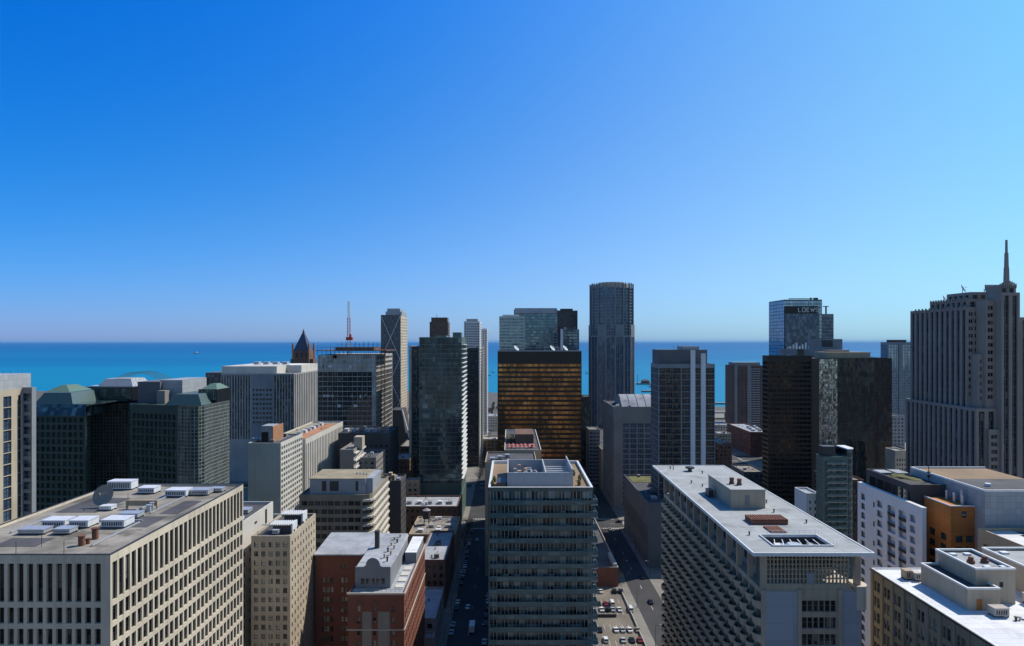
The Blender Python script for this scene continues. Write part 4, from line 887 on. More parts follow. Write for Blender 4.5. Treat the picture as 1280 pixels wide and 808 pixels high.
# ------------------------------------------------------------------ N  bronze banded tower in the middle
N = Building('banded_tower', 'black tower with glowing amber glass bands standing in the middle distance', (24, 560), vis=(622, 450, 728, 578))
x0, x1, y0, y1, z = PX(622, 540), PX(727, 540), 540, 585, 117
w = MB(); bands = [(z - 11 - 4.0 * k - 2.3, z - 11 - 4.0 * k) for k in range(26)]
nb = 14; bw_ = (x1 - x0 - 1) / nb
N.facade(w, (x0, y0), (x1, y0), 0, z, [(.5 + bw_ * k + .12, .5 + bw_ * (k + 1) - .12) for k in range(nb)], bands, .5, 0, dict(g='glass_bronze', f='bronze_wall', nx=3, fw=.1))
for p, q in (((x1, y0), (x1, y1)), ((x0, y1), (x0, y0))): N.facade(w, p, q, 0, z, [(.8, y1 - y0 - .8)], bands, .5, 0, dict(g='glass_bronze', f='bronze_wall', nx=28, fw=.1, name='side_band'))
N.facade(w, (x1, y1), (x0, y1), 0, z, [], []); nr = flat_roof(N, [(x0, y0), (x1, y0), (x1, y1), (x0, y1)], z, 'dark_roof', w); N.part('wall', w, 'bronze_wall'); N.flush()
m = MB(); m.box(x0 - .1, y0 - .15, z - .3, x1 + .1, y0 - .003, z + .3); N.part('coping', m, 'galvanised')
for px in (645, 690, 706): dish(N, PX(px, 545), 545, z - .9, 2.7, nr, 1.0, .7, 'white_paint')
unit(N, 'roof_unit', PX(681, 548), 548, z - .9, PX(699, 548), 556, 4, 'panel_grey', nr)

# ------------------------------------------------------------------ towers behind it
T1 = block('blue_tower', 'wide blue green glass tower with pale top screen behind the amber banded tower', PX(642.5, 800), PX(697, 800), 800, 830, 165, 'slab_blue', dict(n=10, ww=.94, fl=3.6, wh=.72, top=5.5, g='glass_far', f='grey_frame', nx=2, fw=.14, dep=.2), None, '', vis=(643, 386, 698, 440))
T1.wall.data.materials[0] = M['slab_blue']
m = MB(); m.box(PX(643.5, 799), 799.4, 160.5, PX(696, 799), 799.99, 166.6); T1.part('top_screen', m, 'panel_pale')
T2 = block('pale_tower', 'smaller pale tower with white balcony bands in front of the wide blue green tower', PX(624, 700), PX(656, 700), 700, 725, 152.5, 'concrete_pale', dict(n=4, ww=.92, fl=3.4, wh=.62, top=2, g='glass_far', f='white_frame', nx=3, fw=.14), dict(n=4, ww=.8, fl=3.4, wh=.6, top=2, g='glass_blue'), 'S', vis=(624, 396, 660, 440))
subbox(T2, 'penthouse', PX(628, 705), 705, 151.5, PX(649, 705), 720, 154.4, 'white_metal')
T3 = block('dark_tower', 'dark brown tower peeping out right behind the wide blue green tower', PX(697, 870), PX(722, 870), 870, 900, 167, 'dark_wall', dict(n=10, ww=.5, fl=3.4, wh=.5, top=3, g='glass_dark', f='black_frame', fw=0), None, '', vis=(697, 388, 722, 440))
subbox(T3, 'penthouse', PX(701, 880), 880, 166, PX(716, 880), 895, 170, 'dark_wall')
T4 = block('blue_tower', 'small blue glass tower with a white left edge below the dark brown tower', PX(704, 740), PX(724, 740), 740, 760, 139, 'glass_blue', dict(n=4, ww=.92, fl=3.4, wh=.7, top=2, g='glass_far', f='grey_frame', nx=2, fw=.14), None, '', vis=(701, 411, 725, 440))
m = MB(); m.box(PX(701, 739), 739, 0, PX(704, 739), 744, 139.2); T4.part('edge_pier', m, 'white_metal')
subbox(T4, 'penthouse', PX(707, 745), 745, 138, PX(719, 745), 757, 141.5, 'glass_blue')

# ------------------------------------------------------------------ P  low tan block with brick stair core and terrace
P_ = block('terrace_block', 'tan block with a brick penthouse and roof terrace below the amber tower', -3.5, 18, 372, 458, 62, 'brick_tan', None, dict(n=18, ww=.5, fl=3.4, wh=.55, top=2.6, g='glass_dark', f='black_frame'), 'S', 'dark_roof', cap='concrete_pale', vis=(660, 540, 680, 580), flush=False)
w = MB(); P_.facade(w, (-13.5, 340), (14, 340), 0, 61, [], []); P_.facade(w, (14, 340), (14, 371.9), 0, 61, [], []); P_.facade(w, (-13.5, 371.9), (-13.5, 340), 0, 61, [], []); P_.facade(w, (14, 371.9), (-13.5, 371.9), 0, 61, [], [])
flat_roof(P_, [(-13.5, 340), (14, 340), (14, 371.9), (-13.5, 371.9)], 61, 'dark_roof', w); P_.part('front_wing', w, 'brick_tan'); P_.flush()
subbox(P_, 'penthouse', 3, 400, 61, 14.5, 425, 67, 'brick_brown', P_.roof); subbox(P_, 'glass_box', -2.6, 400, 61, 2.5, 420, 64, 'glass_dark', P_.roof)
for k in range(14):
    m = MB(); x, y = -1 + (k % 7) * 2.4, 376 + (k // 7) * 7 + (k % 3); m.bar((x, y, 61.1), (x, y, 63.3), .05); m.cyl(x, y, 63.0, 63.8, 1.3, .1, 8)
    u = m.obj('terrace_umbrella', 'red_paint'); tag(u, 'red parasol among the cluster on the tan block\'s roof terrace', 'parasol', 'red parasols on the roof terrace')
for k in range(3): unit(P_, 'roof_unit', -11 + k * 4, 346 + k * 5, 60.1, -8.5 + k * 4, 349 + k * 5, 1.8, 'galvanised')

# ------------------------------------------------------------------ Q  apartment tower in the centre foreground
Qb = Building('apartment_tower', 'teal glass apartment tower with balcony bands and a pale blue roof screen, centre foreground', (7.5, 176), vis=(608, 610, 748, 808))
x0, x1, y0, y1, z = -5.5, 20.5, 158.4, 194, 88.9
w = MB(); fl = 3.12; rows = [(z - 1.0 - fl * (k + 1) + .45, z - 1.0 - fl * k - .1) for k in range(27)]; rows[0] = (rows[0][0], z - 1.0)
rng = random.Random(3)
segs = []; u = .3
while u < 25.2:
    d = rng.choice((.7, .9, 1.2, 1.5)); e = min(u + d, 25.7); segs.append((u + .05, e - .05)); u = e
Qb.facade(w, (x0, y0), (x1, y0), 0, z, [(.3 + 2.822 * k + .07, .3 + 2.822 * (k + 1) - .07) for k in range(9)], rows, .3, 0, dict(g='glass_apartment', f='white_frame', nx=3, fw=.12))
Qb.facade(w, (x1, y0), (x1, y1), 0, z, [(.5 + 3 * k, 3.2 + 3 * k) for k in range(11)], rows, .3, 0, dict(g='glass_teal', f='white_frame', nx=2, fw=.08))
Qb.facade(w, (x1, y1), (x0, y1), 0, z, [], []); Qb.facade(w, (x0, y1), (x0, y0), 0, z, [(1, 34)], rows, .3, 0, dict(g='glass_teal', f='white_frame', nx=12, fw=.08, name='side_band'))
qr = flat_roof(Qb, [(x0, y0), (x1, y0), (x1, y1), (x0, y1)], z, 'wood_deck', w, .8, .55, 1)
Qb.part('wall', w, ['teal_spandrel', 'white_metal'])
for k in range(27):
    zz = z - 1.0 - fl * (k + 1)
    m = MB(); m.box(x0 + .2, y0 - 1.1, zz - .12, x1 - .6, y0 - .003, zz + .1); m.box(x1 - .59, y0 - 1.1, zz - .12, x1 + 1.0, y0 + 5, zz + .1, 1)
    bl = Qb.part('balcony', m, ['teal_spandrel', 'white_frame'])
    m = MB(); m.box(x0 + .25, y0 - 1.08, zz + .104, x1 + .95, y0 - 1.03, zz + 1.15); m.box(x1 + .9, y0 - 1.03, zz + .104, x1 + .95, y0 + 4.9, zz + 1.15); Qb.part('glass_railing', m, 'glass_rail', None, bl)
M['glass_apartment'] = glass('glass_apartment', (.012, .014, .016), (.24, .3, .3), .42, (1.41, 1.5, 3.12), .05, .06, .02)
Qb.flush()
for k in range(9):                                        # uprights dividing the front
    m = MB(); xx = x0 + .3 + 2.822 * k; m.box(xx - .07, y0 - .3, 4, xx + .07, y0 - .003, z - .4)
    if k % 3 == 0: Qb.part('mullion', m, 'green_frame')
sx0, sx1, sy0, sy1, sz = -.8, 15.8, 161, 180, 92
def wallbox(name, mb_list, mat, label=None):
    m = MB()
    for b6 in mb_list: m.box(*b6)
    return Qb.part(name, m, mat, label)
zr = z - .8
sc = wallbox('roof_screen', [(sx0, sy0, zr, sx1, sy0 + .3, sz), (sx0, sy0 + .303, zr, sx0 + .3, sy1, sz), (sx1 - .3, sy0 + .303, zr, sx1, sy1, sz + .8), (sx0 + .303, sy1 - .3, zr, sx1 - .303, sy1, sz - .2), (8.8, sy0 + .303, zr, 9.1, sy1 - .303, sz + .003)], 'panel_pale')
rg = random.Random(11)
for k in range(14):
    xx, yy = rg.uniform(.5, 7), rg.uniform(163, 177); m = MB(); m.box(xx, yy, zr, xx + 1.1, yy + 1.3, zr + rg.uniform(1.2, 2.6)); m.cyl(xx + .55, yy + .65, zr + 2.6, zr + 2.9, .4, .4, 8); Qb.part('roof_unit', m, rg.choice(['galvanised', 'rust', 'unit_white', 'brick_tan', 'dark_metal']), None, qr)
for k in range(5):
    m = MB(); m.box(9.4, 164 + k * 2.9, sz - 1.6, 15.3, 164.35 + k * 2.9, sz - 1.3); Qb.part('beam', m, 'white_metal', None, sc)
unit(Qb, 'roof_unit', 10, 165, zr, 14, 172, 1.6, 'galvanised', qr)
for px, py in ((-4.6, 163), (-4.2, 168), (17.6, 164), (18.4, 170), (17.4, 176)):
    m = MB(); m.cyl(px, py, zr, zr + .8, .4, .5, 8); m.cyl(px, py, zr + .8, zr + 1.6, .55, .2, 8); Qb.part('planter', m, 'green_roof', None, qr)
wallbox('dark_partition', [(-3.4, 160, zr, -1.2, 166, zr + 1.6)], 'dark_metal')

# ------------------------------------------------------------------ R  tall many-sided tower
Rb = Building('round_tower', 'tallest tower, many sided with slim vertical piers and a crown of short fins', (PX(764.5, 720), 720), vis=(736, 350, 794, 550))
rcx, rcy, ro, rz_ = PX(764.5, 745), 745, 26.8, 192
def ring(r, n=16, ph=0): return [(rcx + r * math.cos(2 * math.pi * (k + ph) / n), rcy + r * math.sin(2 * math.pi * (k + ph) / n)) for k in range(n)]
w = MB(); pts = ring(24.6); 
for k in range(16):
    p, q = pts[k], pts[(k + 1) % 16]; L_ = (Vector(p) - Vector(q)).length; yc = (p[1] + q[1]) / 2
    if yc < rcy + 4: Rb.facade(w, p, q, 60, rz_ - 6, [(.5, L_ / 2 - .25), (L_ / 2 + .25, L_ - .5)], [(z_, z_ + 2.5) for z_ in [rz_ - 9 - 3.5 * t for t in range(36)]], .4, 0, dict(g='glass_blue', f='grey_frame', nx=2, fw=.14, name='window'))
    else: Rb.facade(w, p, q, 60, rz_ - 6, [], [])
w.face([(*p, rz_ - 6) for p in pts]); Rb.part('upper_shaft', w, 'slab_blue')
w = MB(); pts = ring(ro)
for k in range(16):
    p, q = pts[k], pts[(k + 1) % 16]; L_ = (Vector(p) - Vector(q)).length; yc = (p[1] + q[1]) / 2
    if yc < rcy + 4: Rb.facade(w, p, q, 0, 144 - (k % 2) * 12, [(.9, L_ / 2 - .3), (L_ / 2 + .3, L_ - .9)], [(3, 130)], .5, 0, dict(g='glass_blue', f='grey_frame', nx=2, nz=37, fw=.16, name='window_strip'))
    else: Rb.facade(w, p, q, 0, 144, [], [])
w.face([(*p, 131.9) for p in pts]); Rb.part('lower_shaft', w, 'slab_blue'); Rb.flush()
m = MB()
for p in ring(25.0): m.prism([(p[0] - .7, p[1] - .7), (p[0] + .7, p[1] - .7), (p[0] + .7, p[1] + .7), (p[0] - .7, p[1] + .7)], 60, rz_ - 1)
Rb.part('piers', m, 'slab_blue')
m = MB(); m.prism(ring(21), rz_ - 6, rz_ - 1); m.prism(ring(15), rz_ - 1, rz_ + 1); Rb.part('crown', m, 'stone_light')
m = MB()
for p in ring(23, 32): m.prism([(p[0] - .35, p[1] - .35), (p[0] + .35, p[1] - .35), (p[0] + .35, p[1] + .35), (p[0] - .35, p[1] + .35)], rz_ - 6, rz_ + .2)
Rb.part('crown_fins', m, 'stone_grey')
GG = block('green_glass_block', 'dark green glass block between the amber tower and the tall many sided tower', PX(722, 640), PX(738, 640), 640, 660, 70, 'glass_green', dict(n=6, ww=.9, fl=3.6, wh=.8, top=1, g='glass_green', f='green_frame', fw=0), None, '')
LB = block('balcony_block', 'small pale block with balcony bands at the foot of the tall many sided tower', PX(736, 560), PX(750, 560), 560, 580, 48, 'slab_blue', dict(n=3, ww=.9, fl=3.2, wh=.5, top=2, g='glass_blue', f='white_frame', fw=.1), None, '')

# ------------------------------------------------------------------ T  vaulted roof building, low arcade left of it
Tb = block('vaulted_block', 'grey brown stone block with a white glass barrel vault skylight on its roof', 77.5, 118, 480, 535, 76, 'stone_grey',
           dict(n=5, ww=.82, fl=3.9, wh=.78, top=12, sill=.1, mx=6.5, g='glass_blue', f='grey_frame', nx=3, nz=2, fw=.14), dict(n=9, ww=.5, fl=3.9, wh=.6, top=8, g='glass_dark', f='grey_frame', nx=2), 'N', 'dark_roof', vis=(752, 520, 820, 640))
m = MB(); vx0, vx1 = PX(776, 495), 117; vy0, vy1 = 490, 524; n = 10
pts = [(vy0 + (vy1 - vy0) * t / n, 75 + 8.2 * math.sin(math.pi * t / n)) for t in range(n + 1)]
for a, c in zip(pts, pts[1:]): m.face([(vx0, a[0], a[1]), (vx1, a[0], a[1]), (vx1, c[0], c[1]), (vx0, c[0], c[1])])
m.face([(vx0, p[0], p[1]) for p in reversed(pts)]); m.face([(vx1, p[0], p[1]) for p in pts]); vt = Tb.part('vault', m, 'pale_roof')
for k in range(6):
    m = MB(); x = vx0 + (vx1 - vx0) * k / 5
    for a, c in zip(pts, pts[1:]): m.bar((x, a[0], a[1] + .1), (x, c[0], c[1] + .1), .28)
    Tb.part('vault_rib', m, 'grey_frame', None, vt)
for k in range(5): unit(Tb, 'roof_unit', 80 + k * 3, 484 + (k % 3) * 9, 75.1, 82.2 + k * 3, 487 + (k % 3) * 9, 1.6, ('unit_white', 'galvanised')[k % 2], Tb.roof)
AR = block('low_arcade', 'long low stone block with tall bays running along the right street behind the vaulted block', 77, 112, 540, 668, 34, 'stone_buff', None, dict(n=22, ww=.45, fl=28, wh=.9, top=2, sill=.05, g='glass_dark', f='grey_frame', nz=6, fw=.2, name='tall_bay'), 'N', 'dark_roof', vis=(727, 548, 752, 610))
for k in range(5): unit(AR, 'roof_unit', 84 + k * 4, 560 + k * 18, 33.1, 88 + k * 4, 566 + k * 18, 2, ('unit_white', 'galvanised')[k % 2], AR.roof)

# ------------------------------------------------------------------ U  residential tower with two pale piers
U = Building('pier_tower', 'residential tower with two pale full height piers and brownish curved balconies', (102, 385), vis=(815, 455, 894, 585))
x0, x1, y0, y1, z = PX(823, 370), PX(893.5, 370), 370, 390, 112
w = MB(); L_ = x1 - x0; s_ = L_ / 70.5
ufl = 3.5; rows = [(z - 2.4 - ufl * k - 3.1, z - 2.4 - ufl * k) for k in range(30)]
U.facade(w, (x0, y0), (x1, y0), 0, z, [(.6, 9 * s_), (9.5 * s_, 18 * s_), (18.5 * s_, 28 * s_), (29.5 * s_, 39.5 * s_), (46 * s_, 52.5 * s_), (59 * s_, 70 * s_)], rows, .6, 0, dict(g='glass_black', f='grey_frame', nx=3, nz=2, fw=.1))
U.facade(w, (x0, y1), (x0, y0), 0, z, [(.4 + 3.2 * k, 3.3 + 3.2 * k) for k in range(6)], rows, .3, 0, dict(g='glass_teal', f='grey_frame', nx=2, fw=.08))
U.facade(w, (x1, y0), (x1, y1), 0, z, [(.4 + 3.2 * k, 3.3 + 3.2 * k) for k in range(6)], rows, .3, 0, dict(g='glass_blue', f='white_frame', nx=2, fw=.08)); U.facade(w, (x1, y1), (x0, y1), 0, z, [], [])
flat_roof(U, [(x0, y0), (x1, y0), (x1, y1), (x0, y1)], z, 'grey_roof', w); U.part('wall', w, 'slab_blue'); U.flush()
for k in range(30):                                       # staggered curved balconies on the left half of the front
    zz = z - 2.4 - ufl * k - 3.3
    if zz < 3: break
    for u0, u1 in (((.6, 12), (15, 27)) if k % 2 else ((5, 19), (20.5, 28))):
        u0 *= s_; u1 *= s_; poly = [(x0 + u0 + (u1 - u0) * t / 8, y0 - .1 - 1.7 * math.sin(math.pi * t / 8) ** .7) for t in range(9)]
        m = MB(); m.prism(poly + [(x0 + u1, y0 - .003), (x0 + u0, y0 - .003)], zz - .2, zz); bl = U.part('balcony', m, 'stone_grey')
        m = MB()
        for a, c in zip(poly, poly[1:]): m.prism([(a[0], a[1]), (c[0], c[1]), (c[0], c[1] + .08), (a[0], a[1] + .08)], zz + .003, zz + 1.1)
        U.part('parapet', m, 'brick_umber', None, bl)
for a in (40, 53):
    m = MB(); m.box(x0 + a * s_, y0 - .9, 0, x0 + (a + 5.6) * s_, y0 - .003, z + 8 if a == 40 else z + 6); U.part('pier', m, 'white_paint')
w = MB(); w.box(PX(823, 372), 372, z - .9, PX(884, 372), 388, 120.2); U.part('penthouse', w, 'slab_dark')
w = MB(); w.box(PX(853, 374), 374, 120.2, PX(874, 374), 386, 122.2); U.part('lift_room', w, 'panel_grey')
m = MB()
for k in range(5): m.bar((PX(842, 375) + k * 2.4, 375, 120.2), (PX(842, 375) + k * 2.4, 375, 122.8 + k % 2), .07)
U.part('antenna', m, 'dark_metal')

# ------------------------------------------------------------------ V  long low dark building with green roof
V = block('low_hall', 'long dark blue grey hall with a mossy green roof patch along the right street', 76, 118, 353, 428, 36, 'slab_dark', None, dict(n=16, ww=.35, fl=14, wh=.7, top=14, g='glass_black', f='dark_metal', nz=4, fw=.15), 'N', 'dark_roof', vis=(775, 640, 815, 720))
subbox(V, 'green_roof_patch', 78, 408, 35.11, 92, 426, 35.3, 'green_roof', V.roof); subbox(V, 'penthouse', 92, 388, 35, 112, 410, 40.5, 'dark_wall', V.roof)
for k in range(4): unit(V, 'roof_unit', 80 + k * 2, 362 + k * 11, 35.1, 83 + k * 2, 366 + k * 11, 1.8, ('galvanised', 'dark_metal')[k % 2], V.roof)

# ------------------------------------------------------------------ W  concrete hotel slab with scalloped balconies, right foreground
W = Building('concrete_slab', 'long concrete slab with rows of scalloped balconies under a flat overhanging grey roof', (66, 187), vis=(815, 590, 1100, 808))
x0, x1, y0, y1, zt, zb = 55.4, 77.4, 141, 231, 70.3, 70.3
NB = 23; bw_ = (y1 - y0) / NB; fl = 3.7
w = MB()
rows = [(zt - 1.2 - fl * k - 2.35, zt - 1.2 - fl * k) for k in range(18)]
W.facade(w, (x0, y1), (x0, y0), 0, zt, [(bw_ * k + .35, bw_ * (k + 1) - .35) for k in range(NB)], rows, 1.3, 0, dict(g='glass_blind', f='black_frame', nx=3, fw=.1, name='balcony_door'))
cxa, cxb = PX(1000, 141), PX(1047, 141)
W.facade(w, (x0, y0), (x1, y0), 0, zt, [(cxa - x0 + .4 + k * 1.28, cxa - x0 + 1.6 + k * 1.28) for k in range(6)], [(zt - 4.9 - 3.7 * k, zt - 2.4 - 3.7 * k) for k in range(18)], .6, 0, dict(g='glass_dark', f='grey_frame', nx=1, nz=2, fw=.08))
W.facade(w, (x1, y0), (x1, y1), 0, zt, [], []); W.facade(w, (x1, y1), (x0, y1), 0, zt, [], [])
w.face([(x0, y0, zt), (x1, y0, zt), (x1, y1, zt), (x0, y1, zt)]); W.part('wall', w, 'concrete_warm'); W.flush()
m = MB(); m.box(x0 + .7, y0 - .25, 0, cxa - .7, y0 - .003, zt - .3); m.box(cxb + .7, y0 - .25, 0, x1 - .3, y0 - .003, zt - .3); W.part('end_panel', m, 'panel_pale')
m = MB(); m.box(cxa - .68, y0 - .7, 0, cxa + .12, y0 - .003, zt + .2); m.box(cxb - .12, y0 - .7, 0, cxb + .68, y0 - .003, zt + .2); m.box(x0 - .2, y0 - .4, 0, x0 + .68, y0 - .003, zt + .1); W.part('pilaster', m, 'concrete_warm')
# scalloped balconies: each bay bulges out towards one end
bm_ = MB(); NS_ = 8
for t in range(NS_):
    def pr(t): u = t / NS_; return (-.15 - 1.35 * math.sin(math.pi * u ** 1.35) ** .8 if 0 < u < 1 else -.15, -bw_ * u)
    a, c = pr(t), pr(t + 1)
    hA = 1.15
    for (p, q, fwd) in ((a, c, 0),):
        bm_.face([(p[0], p[1], 0), (q[0], q[1], 0), (q[0] * .86, q[1], -.55), (p[0] * .86, p[1], -.55)][::-1])
        bm_.face([(p[0], p[1], 0), (p[0], p[1], hA), (q[0], q[1], hA), (q[0], q[1], 0)][::-1])
        bm_.face([(p[0], p[1], hA), (p[0] + .16, p[1], hA), (q[0] + .16, q[1], hA), (q[0], q[1], hA)][::-1])
        bm_.face([(p[0] + .16, p[1], hA), (p[0] + .16, p[1], .02), (q[0] + .16, q[1], .02), (q[0] + .16, q[1], hA)][::-1])
        bm_.face([(p[0] + .16, p[1], .02), (0, p[1], .02), (0, q[1], .02), (q[0] + .16, q[1], .02)][::-1])
        bm_.face([(p[0] * .86, p[1], -.55), (q[0] * .86, q[1], -.55), (0, q[1], -.55), (0, p[1], -.55)][::-1])
bme = bm_.mesh('balcony', ['concrete_warm']); rest = MB(); lst = []
for k in range(18):
    for j in range(NB):
        zz = zt - 1.2 - fl * k - 2.6; c = (x0 - .004, y1 - bw_ * j, zz)
        px, py = CX + c[0] * FPX / c[1], CY + (H - zz) * FPX / c[1]
        lst.append(((-1e6 if py > 808 else 0) - c[1] - (k % 2) * .01, c))
lst.sort(key=lambda t: t[0], reverse=True); wl = world_loc(W.root)
for i, (_, c) in enumerate(lst):
    if c[2] < 2: continue
    if i < 98:
        o = bpy.data.objects.new('balcony', bme); COL.objects.link(o); o.parent = W.root; o.location = (c[0] - wl[0], c[1] - wl[1], c[2])
    else: rest.add(bm_, Matrix.Translation(c))
rest.obj('remaining_balconies', 'concrete_warm', W.root, 'stuff')
# open top storey: columns, set-back wall, pierced screen on the end
RZ = 79.6; rx0, rx1, ry0, ry1 = 52, 78, 137, 234
w = MB(); tx0, tx1, ty0, ty1 = 57.6, 75.5, 150, 229
W.auto(w, (tx0, ty1), (tx0, ty0), zt - .01, RZ - .6, n=20, ww=.7, fl=7.4, wh=.74, top=.6, mx=.5, sill=.14, zmin=zt - 3, g='glass_dark', f='grey_frame', nx=2, nz=2, name='loggia_window')
for p, q in (((tx0, ty0), (tx1, ty0)), ((tx1, ty0), (tx1, ty1)), ((tx1, ty1), (tx0, ty1))): W.facade(w, p, q, zt - .01, RZ - .6, [], [])
W.part('top_storey_wall', w, 'concrete_grey'); W.flush()
for k in range(13):
    y = y0 + .2 + k * (y1 - y0 - 1) / 12; m = MB(); m.box(x0 - .1, y, zt, x0 + 1.1, y + .8, RZ - .6); W.part('column', m, 'concrete_warm')
m = MB(); m.box(x1 - 1.2, y0 + .4, zt, x1, y0 + 1.4, RZ - .6); W.part('column', m, 'concrete_warm')
m = MB(); gx0, gx1, gy = 56.6, 74.6, y0 + .3; nz = 7; nx = 22
for k in range(nx + 1): x = gx0 + (gx1 - gx0) * k / nx; m.box(x - .1, gy, zt + 1.2, x + .1, gy + .5, RZ - .6)
for k in range(nz + 1): zz = zt + 1.2 + (RZ - 1.8 - zt) * k / nz; m.box(gx0 - .12, gy - .004, zz - .09, gx1 + .12, gy + .504, zz + .09)
m.box(gx0 - .5, gy - .2, zt + .004, gx1 + .5, gy + .36, zt + 1.2); m.box(65.4, gy - .05, zt + .6, 67, gy - .01, zt + 3.6, 1); W.part('pierced_screen', m, ['stone_buff', 'panel_grey'])
tb = MB(); poly = [(76, 140.4)] + [(77.4 + 1.6 * math.sin(R(t)), 142.5 - 2.2 * math.cos(R(t))) for t in range(0, 181, 20)] + [(76, 145)]
tb.prism(poly, 66, zt + .1); tb.prism([(p[0], p[1]) for p in poly], zt + .1, zt + .9, 0); W.part('corner_terrace', tb, 'concrete_cream')
# roof slab with a railed court opening
m = MB(); hx0, hx1, hy0, hy1 = 58.3, 71.3, 141.8, 149.4
for b4 in ((rx0, ry0, rx1, hy0), (rx0, hy0, hx0, hy1), (hx1, hy0, rx1, hy1), (rx0, hy1, rx1, ry1)):
    m.face([(b4[0], b4[1], RZ), (b4[2], b4[1], RZ), (b4[2], b4[3], RZ), (b4[0], b4[3], RZ)]); m.face([(b4[0], b4[3], RZ - .6), (b4[2], b4[3], RZ - .6), (b4[2], b4[1], RZ - .6), (b4[0], b4[1], RZ - .6)])
wr = W.part('roof', m, 'grey_roof')
m = MB()
for p, q in (((rx0, ry0), (rx1, ry0)), ((rx1, ry0), (rx1, ry1)), ((rx1, ry1), (rx0, ry1)), ((rx0, ry1), (rx0, ry0))):
    d = (Vector(q) - Vector(p)).normalized(); n_ = Vector((-d.y, d.x)) * .25
    a_, b2 = Vector(p) - d * 0, Vector(q)
    m.prism([tuple(Vector(p) - n_ * .2), tuple(Vector(q) - n_ * .2), tuple(Vector(q) + n_ - d * .25), tuple(Vector(p) + n_ + d * .25)], RZ - .62, RZ + .14)
W.part('roof_edge', m, 'white_metal', None, wr)
m = MB()
for b4 in ((hx0 - .25, hy0 - .25, hx1 + .25, hy0), (hx0 - .25, hy1, hx1 + .25, hy1 + .25), (hx0 - .25, hy0, hx0, hy1), (hx1, hy0, hx1 + .25, hy1)): m.box(b4[0], b4[1], RZ - .3, b4[2], b4[3], RZ + .35)
W.part('court_kerb', m, 'white_metal', None, wr)
m = MB(); m.face([(hx0, hy0, 75), (hx1, hy0, 75), (hx1, hy1, 75), (hx0, hy1, 75)])
for p, q in (((hx0, hy0), (hx0, hy1)), ((hx0, hy1), (hx1, hy1)), ((hx1, hy1), (hx1, hy0)), ((hx1, hy0), (hx0, hy0))): m.face([(*p, 75), (*p, RZ - .3), (*q, RZ - .3), (*q, 75)])
W.part('court', m, 'dark_wall', None, wr)
m = MB(); m.cyl(64.5, 145.6, 75, 78.6, 1.7, 1.7, 16); m.cyl(64.5, 145.6, 78.6, 79, 1.9, 1.4, 16); W.part('cooling_tower', m, 'galvanised', None, wr)
for k, (xx, yy, mt) in enumerate(((60, 142.6, 'slab_blue'), (61, 146.5, 'unit_white'), (67.5, 142.6, 'rust'), (68.6, 146.6, 'slab_blue'))): unit(W, 'court_unit', xx, yy, 75, xx + 1.8, yy + 1.8, 3.2, mt, wr)
m = MB()
for k in range(6): m.bar((59 + k * 2.2, 142.2, 78.8), (61.4 + k * 1.8, 149, 78.9), .12)
W.part('pipe', m, 'unit_white', None, wr)
m = MB()
pts = [(hx0 + 2 + k * 1.25, hy1 + .7) for k in range(10)] + [(hx1 + .9, hy1 + .7 - k * 1.4) for k in range(7)]
for p in pts: m.bar((*p, RZ), (*p, RZ + 1.1), .035)
for p, q in zip(pts, pts[1:]): m.bar((*p, RZ + 1.1), (*q, RZ + 1.1), .035); m.bar((*p, RZ + .6), (*q, RZ + .6), .025)
W.part('railing', m, 'white_metal', None, wr)
m = MB(); m.box(60, 174, RZ, 69.3, 194, RZ + 4.9, 0); ph = W.part('penthouse', m, 'stone_buff', None, wr)
m = MB(); m.box(59.85, 173.85, RZ + 4.9, 69.45, 194.15, RZ + 5.15); W.part('penthouse_roof', m, 'grey_roof', None, wr)
m = MB(); m.box(63.8, 173.9, RZ + .9, 65, 173.99, RZ + 3.6); W.part('door', m, 'grey_frame', None, wr)
for xx, yy in ((62.6, 181), (64.2, 179.5)): m = MB(); m.cyl(xx, yy, RZ + 5.15, RZ + 6.3, .8, .5, 10); m.cyl(xx, yy, RZ + 6.3, RZ + 6.9, .65, .65, 10); W.part('roof_fan', m, 'rust', None, wr)
unit(W, 'roof_unit', 57.6, 186, RZ, 59, 189, 2, 'dark_metal', wr)
def slats(name, xa, ya, xb, yb, h, mat):
    m = MB(); m.box(xa, ya, RZ + .004, xb, yb, RZ + h * .7); k = xa
    while k < xb - .2: m.box(k, ya - .05, RZ + h * .7, k + .3, yb + .05, RZ + h); k += .62
    W.part(name, m, mat, None, wr)
slats('louvre_box', 59.8, 158.5, 68.8, 163.2, 1.3, 'rust'); slats('roof_grille', 61.8, 151.6, 65.6, 156.4, .35, 'rust')
for xx, yy in ((58, 205), (60, 200), (66, 220), (57, 228), (64, 228), (72, 180), (74, 160), (56, 150), (70, 170)):
    m = MB(); m.cyl(xx, yy, RZ, RZ + .7, .18, .18, 8); m.cyl(xx, yy, RZ + .7, RZ + .85, .3, .3, 8); W.part('roof_vent', m, 'dark_metal', None, wr)
m = MB(); m.bar((57.5, 226, RZ), (57.5, 226, RZ + 3), .14); W.part('flue', m, 'dark_metal', None, wr)
m = MB(); m.cyl(62.8, 224, RZ, RZ + 1, .7, .7, 10); m.cyl(62.8, 224, RZ + 1, RZ + 1.5, 1.6, 1.6, 12); W.part('roof_fan', m, 'dark_metal', None, wr)

